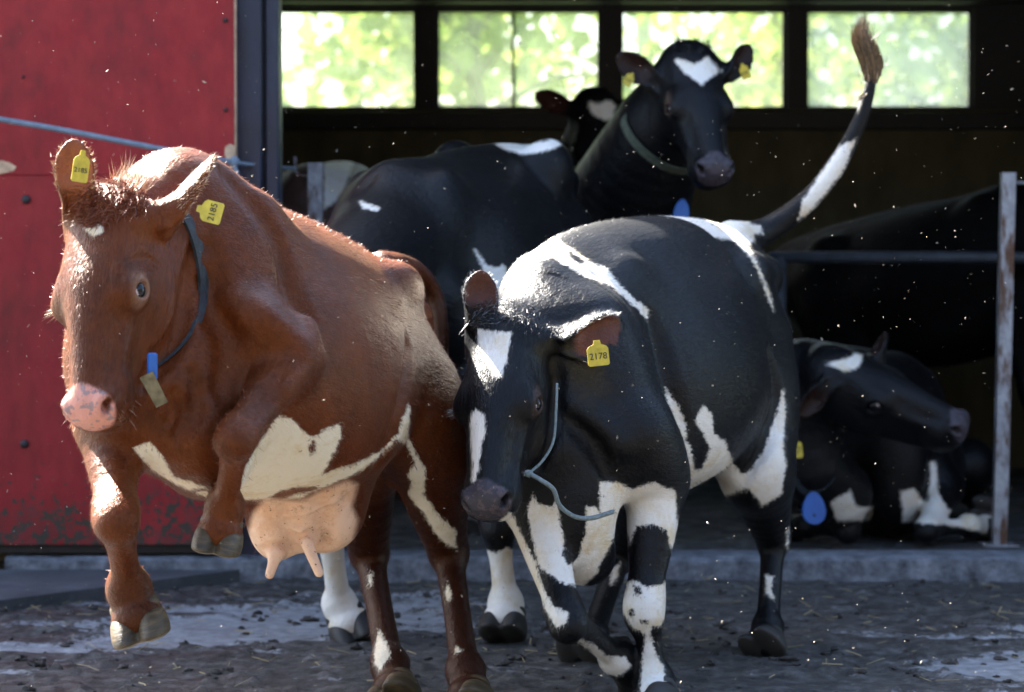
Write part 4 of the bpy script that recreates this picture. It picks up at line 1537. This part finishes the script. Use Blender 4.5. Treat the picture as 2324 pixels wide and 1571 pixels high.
pv, pn = c1.pick([(165, 470), (180, 430), (230, 405), (300, 415), (335, 450), (330, 490), (270, 500), (215, 520), (180, 510)], 1100, 5.4, 6.0)
strands('forelock', pv, pn * .5 + np.array((-.15, -.5, .1)), .036, .0018, 'red_hair', c1.root, (-.3, -.3, -.9), .5, 4)['kind'] = 'stuff'
pv, pn = c1.pick([(250, 395), (330, 400), (345, 445), (260, 440)], 120, 5.4, 6.1)
strands('forelock', pv, pn * .3 + np.array((.3, 0, .9)), .045, .0018, 'pale_hair', c1.root, (.2, 0, .2), .35, 4)['kind'] = 'stuff'  # pale strands paint in the sunlit tips of the tuft
c1.ear_hair('pale_hair', 420, .012)
er = h1['H'](.235, -.118, -.05)
strands('eyelashes', [er + RNG.normal(0, .006, 3) for _ in range(45)], [-h1['A'][1] + np.array((0, 0, .05))] * 45, .026, .0012, 'pale_hair', c1.root, (0, 0, -.4), .3, 3)['kind'] = 'stuff'
mz = [h1['H'](RNG.uniform(.45, .53), sg * RNG.uniform(.05, .066), RNG.uniform(-.13, -.06)) for sg in (-1, 1) for _ in range(22)]
strands('whiskers', mz, [(q - h1['H'](.47, 0, -.08)) + np.array((0, 0, -.02)) for q in mz], .030, .0007, 'pale_hair', c1.root, (0, 0, -.3), .25, 3)['kind'] = 'stuff'
sunv = np.array(TO_SUN)
c1.coat(150000, .016, .0008)
c1.fuzz(5000, .012, .0008, 'sunlit_hair', (c1.N @ sunv > .25) & (c1.V[:, 2] > .5) & (c1.V[:, 1] < 7.3), -c1.B[0] * .5)  # lighter hairs on sun-facing skin paint in the sunlit rim
c1.fuzz(2500, .016, .0009, 'red_hair', (np.abs((c1.N * (c1.V - np.array((0, 0, CAMH)))).sum(1)) < 1.2), -c1.B[0] * .3 - np.array((0, 0, .4)))

# ---- black and white cow stumbling out, tail in the air
W, T = P(1262, 548, 7.30), P(1690, 522, 8.50)
fw = unit(W - T)
up = unit(np.array((.0, 0, 1.0)) - fw * fw[2])
org = (W + T) / 2 - up * .345 + fw * .16
c2 = Cow('cow', 'black and white cow running with tail flung up and a rope at her chin', 'cows leaving the barn', org, fw, up, M_BLACK, BIGV)
c2.torso(1.10)
c2.F.ell(c2.L(-.05, 0, .30), (.45, .14, .08), c2.B, k=.1)
hp2 = P(1134, 735, 6.82)
N2 = unit(P(1090, 1150, 6.55) - P(1138, 720, 6.82))
F2 = np.array((-.33, -.90, .28))
c2.neck([c2.L(.50, 0, -.02), P(1330, 810, 7.08), P(1270, 800, 6.98), P(1215, 800, 6.92)], [.165, .145, .115, .075], (0, 0, 1), 1.35, .14)
c2.neck([c2.L(.40, 0, .18), P(1240, 660, 7.12), P(1195, 725, 7.0), P(1165, 745, 6.92)], [.11, .095, .08, .06], (0, 0, 1), 1.05, .08)
c2.F.tube([P(1310, 1000, 6.95), P(1305, 1120, 6.92), P(1310, 1220, 6.95), P(1330, 1262, 7.0)], [.09, .105, .10, .08], k=.08)
ears2 = [(-1, P(1094, 616, 6.84) - P(1076, 720, 6.84), np.array((.40, -.9, .1)), .130, .052, P(1075, 722, 6.84)),
         (1, P(1432, 712, 6.96) - P(1275, 772, 6.84), np.array((.15, -.75, -.5)), .200, .050, P(1266, 774, 6.84))]
c2.F.tube([P(1300, 820, 7.05), P(1350, 920, 7.02), P(1400, 1000, 7.02)], [.11, .16, .13], k=.14)
h2 = c2.head(hp2, N2, F2, .96, ears2, .02)
c2.front_leg(P(1450, 985, 6.95), P(1490, 1090, 7.08), P(1462, 1372, 6.95), P(1484, 1545, 6.95), P(1488, 1575, 6.92), fw * (1, 1, 0), 1.08, 'hoof_dark')
c2.front_leg(P(1250, 1010, 6.90), P(1205, 1130, 6.98), P(1284, 1400, 6.74), P(1400, 1492, 6.96), P(1440, 1530, 7.02), np.array((.2, -.35, -.9)), 1.02, 'hoof_dark')
c2.hind_leg(c2.L(-.50, .13, .0), P(1712, 1045, 7.95), P(1755, 1225, 8.22), P(1742, 1425, 8.05), P(1740, 1452, 8.0), fw * (1, 1, 0), 1.0, 'hoof_dark')
c2.hind_leg(c2.L(-.50, -.16, .0), P(1480, 1080, 8.1), P(1405, 1265, 8.25), P(1345, 1440, 7.85), P(1330, 1470, 7.80), fw * (1, 1, 0), 1.0, 'hoof_dark')
tail2 = [P(1660, 540, 8.42), P(1715, 533, 8.56), P(1770, 505, 8.60), P(1830, 458, 8.60), P(1882, 400, 8.60), P(1925, 330, 8.60), P(1955, 265, 8.60), P(1970, 215, 8.60), P(1979, 172, 8.60)]
c2.F.tube(tail2, [.055, .046, .040, .035, .031, .027, .023, .020, .015], k=.04)
c2.ridge([(1275, 900), (1330, 945), (1400, 1005)], .022, .06)
c2.groove([(1300, 960), (1350, 1010), (1380, 1080)], .014, .05, .002)
c2.groove([(1262, 780), (1266, 860), (1256, 980), (1225, 1060)], .012, .025, .002)
c2.groove([(1478, 720), (1500, 800), (1520, 880), (1545, 960)], .012, .06, .0)
c2.groove([(1745, 800), (1765, 900), (1745, 990), (1690, 1080)], .012, .05, .0)
wA = [(1509, 877), (1537, 919), (1556, 957), (1556, 999), (1568, 1018), (1575, 1065), (1594, 1065), (1610, 1018), (1594, 980), (1577, 957), (1580, 940), (1598, 917), (1615, 943), (1622, 985),
      (1645, 1004), (1664, 1051), (1683, 1079), (1706, 1065), (1734, 1022), (1763, 933), (1777, 882), (1783, 933), (1775, 1018), (1785, 1051), (1775, 1121), (1730, 1150), (1697, 1107), (1659, 1121),
      (1542, 1170), (1535, 1098), (1550, 1051), (1540, 1004), (1523, 961)]
wB = [(1129, 640), (1160, 600), (1200, 560), (1245, 535), (1289, 562), (1331, 590), (1378, 609), (1406, 647), (1434, 675), (1474, 703), (1469, 727), (1443, 698), (1387, 647), (1340, 633), (1293, 609), (1256, 585), (1225, 590), (1190, 625), (1165, 655)]  # shoulder stripe; the sunlit neck crest is painted in as white too
bB = [(1292, 567), (1326, 592), (1322, 600), (1300, 590), (1285, 575)]
wC = [(1480, 490), (1560, 470), (1700, 500), (1712, 545), (1697, 562), (1716, 590), (1734, 633), (1749, 670), (1756, 708), (1739, 670), (1720, 614), (1697, 576), (1659, 544), (1575, 534), (1528, 515)]
wD = [(1362, 1093), (1400, 1098), (1440, 1108), (1480, 1094), (1531, 1112), (1540, 1200), (1531, 1250), (1522, 1240), (1515, 1200), (1480, 1190), (1445, 1195), (1430, 1238), (1420, 1205), (1395, 1215),
      (1360, 1280), (1355, 1300), (1320, 1336), (1270, 1320), (1225, 1285), (1210, 1230), (1195, 1160), (1210, 1120), (1225, 1145), (1255, 1150), (1262, 1130), (1280, 1230), (1275, 1258), (1290, 1285), (1310, 1270), (1330, 1210), (1330, 1150), (1350, 1150), (1362, 1165)]
wE = [(1138, 1150), (1165, 1170), (1190, 1230), (1215, 1275), (1222, 1310), (1255, 1375), (1292, 1392), (1285, 1412), (1265, 1425), (1240, 1385), (1205, 1320), (1150, 1240), (1135, 1190)]
wF = [(1428, 1318), (1450, 1322), (1470, 1332), (1500, 1330), (1512, 1322), (1514, 1380), (1500, 1420), (1480, 1418), (1478, 1440), (1488, 1480), (1508, 1520), (1506, 1580), (1452, 1580), (1458, 1500), (1464, 1440), (1432, 1420), (1408, 1378)]
spots = [[(1434, 1328), (1452, 1334), (1456, 1350), (1442, 1350)], [(1424, 1385), (1438, 1380), (1440, 1398), (1428, 1400)], [(1452, 1408), (1472, 1406), (1470, 1416), (1456, 1418)]]
wG = [(1308, 1447), (1350, 1462), (1375, 1488), (1420, 1492), (1432, 1515), (1400, 1535), (1372, 1528), (1350, 1490), (1325, 1465)]
blaze = [(1082, 745), (1120, 752), (1162, 755), (1155, 788), (1152, 816), (1138, 856), (1122, 862), (1101, 820), (1087, 788)]
c2.patches = [(wA, 1, 7.2, 9), ([(1066, 950), (1078, 925), (1100, 940), (1104, 960), (1096, 1000), (1088, 1040), (1082, 1094), (1070, 1096), (1072, 1050), (1066, 1000)], 1, 6.3, 6.9), (wB, 1, 6.95, 8.2), (bB, -1, 6.5, 8), (wC, 1, 7.9, 9), (wD, 1, 6.6, 7.35), (wE, 1, 6.6, 7.05), (wF, 1, 6.7, 7.2), (wG, 1, 6.7, 7.2),  # second outline paints the sunlit sheen on the nose as white
              (blaze, 1, 6.4, 6.9), ([(1738, 1305), (1756, 1308), (1750, 1330), (1755, 1358), (1740, 1345)], 1, 7.8, 8.6), ([(1787, 1195), (1793, 1196), (1788, 1245), (1784, 1240)], 1, 7.8, 8.6),
              ([(1812, 500), (1822, 452), (1850, 415), (1905, 330), (1940, 318), (1918, 380), (1885, 425), (1850, 470)], 1, 8.3, 9),
              ([(1680, 505), (1725, 512), (1730, 530), (1700, 532)], 1, 8.2, 9), ([(1390, 1290), (1408, 1275), (1400, 1310), (1384, 1330)], 1, 7.6, 8.6)] + [(s, -1, 6.7, 7.2) for s in spots]
def marks2(V, N, px, py, w, pad, ear, pink):
    q = (V - h2['o']) @ h2['A'].T
    for sg in (-1, 1):
        d = np.linalg.norm((q - np.array((.225, sg * .120, -.056)) * .93) / (1.4, 1, 1), axis=1)
        pink = np.maximum(pink, .10 * np.clip((.042 - d) / .02, 0, 1))
    return w, pad, ear, pink
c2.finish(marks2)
pv, pn = c2.pick([(1060, 735), (1085, 690), (1130, 670), (1190, 680), (1240, 715), (1262, 750), (1200, 765), (1150, 730), (1100, 735)], 600, 6.4, 7.0)
strands('forelock', pv, pn * .35 + np.array((-.3, -.4, 0)), .019, .0015, 'black_hair', c2.root, (-.2, -.4, -1.0), .45, 4)['kind'] = 'stuff'
pv, pn = c2.pick([(1060, 735), (1085, 690), (1130, 670), (1190, 680), (1230, 710), (1200, 735), (1150, 730), (1100, 745)], 350, 6.4, 7.0)
strands('forelock', pv, pn * .4 + np.array((-.4, -.3, .2)), .022, .0013, 'grey_hair', c2.root, (-.4, -.3, -1.0), .45, 4)['kind'] = 'stuff'
c2.ear_hair('white_hair', 700, .013)
er = h2['H'](.235, -.118, -.05)
strands('eyelashes', [er + RNG.normal(0, .006, 3) for _ in range(45)], [-h2['A'][1] + np.array((0, 0, .1))] * 45, .026, .0012, 'grey_hair', c2.root, (0, 0, -.3), .35, 3)['kind'] = 'stuff'
c2.coat(150000, .015, .0008)
c2.fuzz(1000, .009, .0008, 'grey_hair', (c2.N @ sunv > .3) & (c2.V[:, 2] > .5) & (c2.V[:, 1] < 7.4), -c2.B[0] * .5)  # grey hairs on sun-facing skin paint a lit edge onto the black
c2.fuzz(2500, .014, .0009, 'black_hair', (np.abs((c2.N * (c2.V - np.array((0, 0, CAMH)))).sum(1)) < 1.2), -c2.B[0] * .3 - np.array((0, 0, .4)))
# switch of the raised tail
sw = catmull([P(1979, 190, 8.60), P(1978, 150, 8.60), P(1966, 110, 8.59), P(1955, 75, 8.58), P(1962, 30, 8.58)], 8)
V_, F_ = [], []
for i in range(420):
    a_ = RNG.uniform(0, 2 * math.pi)
    rr_ = .040 * math.sqrt(RNG.random())
    end = int(len(sw) * RNG.uniform(.55, 1.0))
    st_ = int(RNG.integers(0, max(1, int(len(sw) * .35))))
    wob = RNG.normal(0, .006, 3)
    wd = RNG.uniform(.0012, .0026)
    n_ = len(V_)
    ks = list(range(st_, max(end, st_ + 5)))
    ks = [k for k in ks if k < len(sw)]
    for j, k in enumerate(ks):
        u_ = k / (len(sw) - 1)
        prof = math.sin(math.pi * min(1, .10 + .90 * u_)) ** .7 if u_ < .95 else .35
        c_ = sw[k] + np.array((math.cos(a_), math.sin(a_), 0)) * rr_ * prof + wob * u_
        w_ = wd * (1 - .8 * j / max(1, len(ks) - 1))
        V_ += [c_ - (w_, 0, 0), c_ + (w_, 0, 0)]
        if j:
            F_.append((n_ + 2 * j - 2, n_ + 2 * j - 1, n_ + 2 * j + 1, n_ + 2 * j))
new_obj('tail_switch', V_, F_, 'switch_hair', c2.root)['kind'] = 'stuff'
strands('tail_switch', [sw[int(RNG.integers(2, len(sw) - 9))] + RNG.normal(0, .012, 3) for _ in range(170)], [np.array((-.12, 0, 1.0))] * 170, .060, .0020, 'pale_hair', c2.root, (.1, 0, .1), .22, 5)['kind'] = 'stuff'
strands('tail_switch', [sw[int(RNG.integers(0, len(sw) - 9))] + RNG.normal(0, .014, 3) for _ in range(200)], [np.array((-.15, 0, 1.0))] * 200, .060, .0022, 'black_hair', c2.root, (.1, 0, 0), .30, 5)['kind'] = 'stuff'
strands('tail_tuft', [P(1962, 215, 8.56) + RNG.normal(0, .003, 3) for _ in range(30)], [P(1932, 240, 8.55) - P(1962, 215, 8.56)] * 30, .055, .002, 'switch_hair', c2.root, None, .12, 3)['kind'] = 'stuff'
ear_tag(c2, P(1357, 802, 6.745), (.97, .1, .10), (-.08, 0, 1), '2178', .056, .058)
# rope tied round the head, loose end trailing
rp = [P(1264, 870, 6.76), P(1262, 930, 6.74), P(1256, 1000, 6.72), P(1232, 1045, 6.70), P(1200, 1075, 6.68)]
mb = MB(); mb.tube(catmull(rp, 6), .0036, 7)
rp = [P(1199, 1074, 6.675), P(1228, 1090, 6.66), P(1256, 1111, 6.66), P(1270, 1147, 6.68), P(1303, 1172, 6.70), P(1342, 1176, 6.72), P(1390, 1162, 6.74)]
mb.tube(catmull(rp, 6), .0062, 8)
mb.ball(P(1200, 1075, 6.675), (.012, .010, .010), 10, 8)
hr = mb.obj('halter_rope', 'rope_grey', c2.root)
strands('frayed_end', [P(1388, 1163, 6.74) + RNG.normal(0, .0025, 3) for _ in range(26)], [P(1402, 1156, 6.74) - P(1388, 1163, 6.74)] * 26, .022, .0012, 'rope_grey', hr, (0, 0, -.3), .35, 3)['kind'] = 'stuff'
strands('frayed_end', [P(1200, 1075, 6.675) + RNG.normal(0, .003, 3) for _ in range(20)], [np.array((-.8, -.2, .4))] * 20, .018, .0012, 'white_hair', hr, (0, 0, -.2), .4, 3)['kind'] = 'stuff'

# ---- black cow crowding out behind the two, head low behind the red one
W, T = P(905, 362, 8.85), P(1215, 334, 9.98)
fw = unit(W - T)
up = unit(np.array((0, 0, 1.0)) - fw * fw[2])
org = (W + T) / 2 - up * .345 + fw * .16
c3 = Cow('cow', 'black cow with white forelegs pushing out behind the leaping red cow', 'cows leaving the barn', org, fw, up, M_BLACK, MIDV, 1.04)
c3.torso()
for sg in (-1, 1):
    c3.F.ell(c3.L(-.42, sg * .18, .29), (.10, .07, .08), c3.B, k=.10)
hp3 = P(640, 690, 7.75)
N3 = unit(P(560, 1000, 7.62) - P(640, 690, 7.75))
F3 = np.array((-.5, -.8, .3))
c3.neck([c3.L(.52, 0, .04), P(770, 680, 8.05), P(700, 700, 7.88), P(665, 720, 7.82)], [.20, .16, .13, .10], (0, 0, 1), 1.25)
h3 = c3.head(hp3, N3, F3, .98, [(-1, np.array((-.8, .1, .4)), np.array((.2, -.9, .1)), .17, .05), (1, np.array((.8, .3, .3)), np.array((.1, -.8, -.5)), .17, .05)])
c3.front_leg(c3.L(.58, .19, -.12), c3.L(.47, .22, -.34), P(1128, 1185, 8.22), P(1148, 1370, 8.20), P(1146, 1398, 8.18), np.array((-.2, -1, 0)), 1.12, 'hoof_dark')
c3.front_leg(c3.L(.58, -.17, -.12), c3.L(.45, -.19, -.34), P(744, 1180, 8.15), P(770, 1370, 8.30), P(785, 1400, 8.30), np.array((.35, -.75, -.6)), 1.12, 'hoof_dark')
c3.hind_leg(c3.L(-.50, .16, .0), c3.L(-.34, .22, -.27), c3.L(-.66, .17, -.56), c3.L(-.58, .16, -.93), c3.L(-.54, .16, -.985), fw * (1, 1, 0), 1, 'hoof_dark')
c3.hind_leg(c3.L(-.50, -.16, .0), c3.L(-.34, -.22, -.27), c3.L(-.60, -.17, -.56), c3.L(-.48, -.16, -.93), c3.L(-.44, -.16, -.985), fw * (1, 1, 0), 1, 'hoof_dark')
c3.F.tube([c3.L(-.84, 0, .24), c3.L(-.92, 0, .1), c3.L(-.92, 0, -.3), c3.L(-.9, 0, -.6)], [.04, .03, .022, .018], k=.03)
c3.patches = [([(1100, 316), (1126, 300), (1190, 330), (1260, 312), (1275, 330), (1225, 346), (1188, 352), (1150, 340)], 1, 8.2, 10),
              ([(814, 455), (835, 463), (862, 474), (858, 480), (825, 475)], 1, 8.0, 10),
              ([(1077, 565), (1105, 600), (1118, 607), (1143, 600), (1153, 628), (1160, 680), (1120, 700), (1118, 650), (1090, 600)], 1, 8.0, 10),
              ([(1098, 1245), (1125, 1255), (1150, 1242), (1200, 1260), (1220, 1500), (1060, 1500)], 1, 7.6, 8.4),
              ([(690, 1240), (830, 1240), (850, 1500), (690, 1500)], 1, 7.6, 8.5)]
c3.finish(None)

# ---- black cow with raised head and heart blaze
def standing(name, label, group, W, T, mat, vox, poll, nose, facen, ears, hscale=1.0, scale=1.0, dz=.345, legs=True, neck_r=1.0, under=True):
    fw = unit(W - T)
    up = unit(np.array((0, 0, 1.0)) - fw * fw[2])
    org = (W + T) / 2 - up * dz * scale + fw * .16
    c = Cow(name, label, group, org, fw, up, mat, vox, scale)
    c.torso()
    if poll is not None:
        A = frame(nose, facen)
        hb = poll + A[0] * .06 * hscale - A[2] * .10 * hscale
        nb = c.L(.55, 0, .05)
        c.neck([c.L(.45, 0, .05), nb, nb * .45 + hb * .55 - A[2] * .02, hb], [.21 * neck_r, .19 * neck_r, .145 * neck_r, .105 * neck_r], c.B[2] + c.B[0] * .3, 1.25)
        c.head(poll, nose, facen, hscale, ears)
    gz = lambda v: np.array((v[0], v[1], .14))
    gc = lambda v: np.array((v[0], v[1], .135))
    if legs:
        for sg in (-1, 1):
            f = c.L(.49, sg * .16, -.86)
            c.front_leg(c.L(.60, sg * .17, -.10), c.L(.47, sg * .19, -.32), c.L(.50 , sg * .17, -.60), np.array((f[0], f[1], .19)), np.array((f[0], f[1], .145)) + fw * (.03, .03, 0), fw * (1, 1, 0), 1, 'hoof_dark')
            f = c.L(-.60, sg * .16, -.86)
            c.hind_leg(c.L(-.48, sg * .15, .05), c.L(-.32, sg * .22, -.25), c.L(-.66, sg * .17, -.50), np.array((f[0], f[1], .19)), np.array((f[0], f[1], .145)) + fw * (.03, .03, 0), fw * (1, 1, 0), 1, 'hoof_dark')
        c.F.tube([c.L(-.82, 0, .24), c.L(-.90, 0, .1), c.L(-.91, 0, -.3), c.L(-.9, 0, -.62)], [.04, .03, .022, .018], k=.03)
    return c
N4 = unit(P(1640, 385, 9.69) - P(1574, 112, 10.05))
F4 = np.array((.22, -.93, .35))
ears4 = [(-1, P(1383, 112, 10.02) - P(1482, 185, 10.05), np.array((.2, -.9, -.3)), .185, .058, P(1486, 186, 10.06)),
         (1, P(1719, 82, 10.12) - P(1650, 172, 10.02), np.array((.25, -.8, -.2)), .175, .052, P(1652, 172, 10.05))]
c4 = standing('cow', 'black cow with raised head, heart shaped white blaze, green collar and blue pendant', 'cows leaving the barn', P(1370, 395, 10.75), P(1310, 400, 12.05), M_BARN, MIDV,
              P(1570, 118, 10.05), N4, F4, ears4, 1.07, 1.0, neck_r=1.2)
c4.F.tube([P(1490, 300, 10.25), P(1450, 400, 10.4), P(1420, 480, 10.55)], [.15, .20, .24], k=.12)
c4.patches = [([(1531, 135), (1552, 138), (1576, 147), (1590, 138), (1605, 131), (1637, 161), (1610, 178), (1592, 195), (1572, 178), (1549, 162)], 1, 9, 10.2)]
h4 = c4.heads[0]
def marks4(V, N, px, py, w, pad, ear, pink):
    q = (V - h4['o']) @ h4['A'].T
    for sg in (-1, 1):
        d = np.linalg.norm((q - np.array((.225, sg * .120, -.056))) / (1.3, 1, 1), axis=1)
        pink = np.maximum(pink, .16 * np.clip((.045 - d) / .02, 0, 1))
    return w, pad, ear, pink
c4.finish(marks4)
pv, pn = c4.pick([(1515, 115), (1540, 85), (1600, 80), (1630, 115), (1575, 130)], 160, 9, 10.4)
strands('forelock', pv, pn * .5 + np.array((-.1, -.2, .7)), .04, .003, 'black_hair', c4.root, (-.2, -.2, -.4), .5, 4)['kind'] = 'stuff'
nc4 = P(1528, 330, 10.22)
col4, rg4 = c4.ring(nc4, unit((.42, -.55, .45)), (-.2, .4, .9), 'collar', 'collar_green', .036, .005, .006)
pendant(c4, P(1548, 452, 9.93), (1, .25, .1), (-.08, -.1, -1), .060, .098)
ear_tag(c4, P(1428, 180, 9.985), (.8, .2, -.7), (-.55, 0, .75), '2191', .036, .062)
ear_tag(c4, P(1690, 162, 10.02), (.8, -.2, .3), (-.3, 0, .9), '2191', .036, .055)

# ---- cow behind, only ears and blaze above the backs
N5 = unit(P(1370, 420, 11.85) - P(1350, 215, 12.05))
ears5 = [(-1, P(1205, 222, 12.05) - P(1300, 262, 12.05), np.array((.2, -.9, -.2)), .20, .055), (1, P(1450, 250, 12.1) - P(1400, 262, 12.05), np.array((.2, -.9, -.2)), .18, .055)]
c5 = standing('cow', 'dark cow with a grey blaze peering over the backs below the windows', 'cows in the dark barn', P(1262, 420, 12.75), P(1180, 425, 14.0), M_DULL, FARV,
              P(1352, 222, 12.05), N5, np.array((.05, -.93, .35)), ears5, 1.05)
c5.patches = [([(1334, 228), (1355, 236), (1385, 226), (1398, 240), (1392, 268), (1376, 274), (1352, 266), (1338, 252)], 1, 11, 12.5)]
c5.finish(None)

# ---- lying black cow at the right, head turned to the post
o6 = np.array((1.60, 11.40, .41))
f6 = unit((-.05, -1, .05))
c6 = Cow('cow', 'black cow lying down, head turned to the rusty post, blue pendant at her throat', 'cows in the dark barn', o6, f6, (0, 0, 1), M_BARN, MIDV, 1.0)
c6.torso()
poll6 = P(1886, 806, 10.12)
N6 = unit(P(2196, 945, 9.95) - P(1886, 806, 10.12))
F6 = np.array((.30, -.55, .80))
ears6 = [(-1, P(1793, 1000, 9.95) - P(1855, 905, 10.0), np.array((.3, -.9, -.2)), .17, .05), (1, P(2012, 750, 10.25) - P(1990, 830, 10.2), np.array((-.9, -.4, .2)), .16, .042, P(1988, 835, 10.2))]
c6.neck([c6.L(.50, 0, .12), P(1830, 900, 10.42), P(1870, 880, 10.25), P(1915, 865, 10.15)], [.22, .19, .15, .10], (0, 0, 1), 1.2)
c6.F.tube([P(1830, 950, 10.3), P(1850, 1060, 10.3), P(1900, 1120, 10.4)], [.11, .13, .14], k=.1)
h6 = c6.head(poll6, N6, F6, 1.09, ears6)
fl = lambda x, y, z: np.array((x, y, z))
c6.front_leg(c6.L(.60, .17, -.12), fl(1.78, 10.75, .26), fl(1.66, 10.42, .13), fl(1.86, 10.62, .12), fl(1.93, 10.68, .11), (.5, .5, -.3), 1, 'hoof_dark')
c6.front_leg(c6.L(.60, -.17, -.12), fl(1.42, 10.75, .26), fl(1.34, 10.40, .13), fl(1.20, 10.62, .12), fl(1.16, 10.68, .11), (-.3, .5, -.3), 1, 'hoof_dark')
c6.hind_leg(c6.L(-.48, .2, -.05), fl(2.02, 11.45, .30), fl(2.0, 11.85, .16), fl(2.05, 11.45, .13), fl(2.06, 11.38, .12), (0, -1, -.1), 1, 'hoof_dark')
c6.hind_leg(c6.L(-.48, -.2, -.05), fl(1.22, 11.45, .30), fl(1.24, 11.85, .16), fl(1.19, 11.45, .13), fl(1.18, 11.38, .12), (0, -1, -.1), 1, 'hoof_dark')
c6.patches = [([(1873, 826), (1900, 820), (1925, 812), (1940, 802), (1956, 806), (1955, 822), (1942, 838), (1915, 842), (1898, 834)], 1, 9, 10.2),
              ([(1885, 1140), (1930, 1112), (1945, 1150), (1980, 1150), (1975, 1180), (1900, 1185)], 1, 10.2, 11.6),
              ([(2044, 1115), (2075, 1110), (2090, 1140), (2108, 1135), (2110, 1048), (2124, 1049), (2130, 1120), (2150, 1155), (2200, 1168), (2252, 1165), (2245, 1215), (2200, 1200), (2140, 1190), (2050, 1185)], 1, 10.2, 12.2)]
c6.finish(None)
c6.strap([(1805, 1085, 9.6), (1822, 1112, 9.6), (1845, 1120, 9.6), (1868, 1112, 9.6), (1890, 1088, 9.6)], 'collar', 'collar_web', .03, .006, (.0, .2, .15), False)
pendant(c6, P(1845, 1116, 9.98), (1, .2, 0), (.04, -.1, -1), .090, .125)
ear_tag(c6, P(1800, 1018, 9.90), (.97, .2, .12), (-.1, 0, 1), '2167', .072, .070)

# ---- two more in the depth of the barn
c7 = standing('cow', 'black cow standing side on in the dark barn behind the rusty post', 'cows in the dark barn', P(2205, 425, 12.35), P(1850, 520, 12.95), M_DULL, FARV,
              P(2520, 430, 11.9), unit((.6, -.4, -.7)), np.array((.3, -.6, .7)), [(-1, np.array((-.3, -.8, .3)), np.array((.3, -.9, -.2)), .16, .05), (1, np.array((.3, .8, .3)), np.array((.3, -.9, -.2)), .16, .05)], dz=.36, scale=1.05)
c7.finish(None)
c8 = standing('cow', 'brown and white cow in the barn behind the grey post with the hook', 'cows in the dark barn', P(700, 372, 11.6), P(815, 372, 12.85), M_BROWN, FARV,
              P(560, 560, 11.2), unit((-.2, -.6, -.8)), np.array((-.1, -.8, .6)), [(-1, np.array((-.9, 0, .2)), np.array((.1, -.9, 0)), .16, .05), (1, np.array((.9, 0, .2)), np.array((.1, -.9, 0)), .16, .05)])
c8.patches = [([(735, 345), (800, 345), (802, 370), (785, 420), (760, 460), (735, 475)], 1, 10, 14)]
c8.finish(None)

# ---- grit and straw kicked up into the air by the hooves
rk = np.random.default_rng(3)
mb = MB()
for i in range(2600):
    d = rk.uniform(5.2, 9.4)
    c = P(rk.uniform(0, 2324), 1560 - 1580 * rk.random() ** 1.25, d)
    if c[2] < .02:
        continue
    s_ = min(.0050, rk.lognormal(-7.25, .50))
    a_, b_ = unit(rk.normal(0, 1, 3)), unit(rk.normal(0, 1, 3))
    n_ = len(mb.v)
    L_ = s_ * rk.uniform(1, 3.2)
    mb.v += [tuple(c - a_ * L_), tuple(c + b_ * s_), tuple(c + a_ * L_), tuple(c - b_ * s_), tuple(c + np.cross(a_, b_) * s_)]
    mb.f += [(n_, n_ + 1, n_ + 4), (n_ + 1, n_ + 2, n_ + 4), (n_ + 2, n_ + 3, n_ + 4), (n_ + 3, n_, n_ + 4), (n_, n_ + 3, n_ + 2, n_ + 1)]
simple('flying_grit', (.34, .30, .23), .7, var=.5, scale=30)
tag(mb.obj('flying_dirt', 'flying_grit', smooth=False), 'specks of grit and straw kicked up into the air around the cows', 'dirt', kind='stuff')
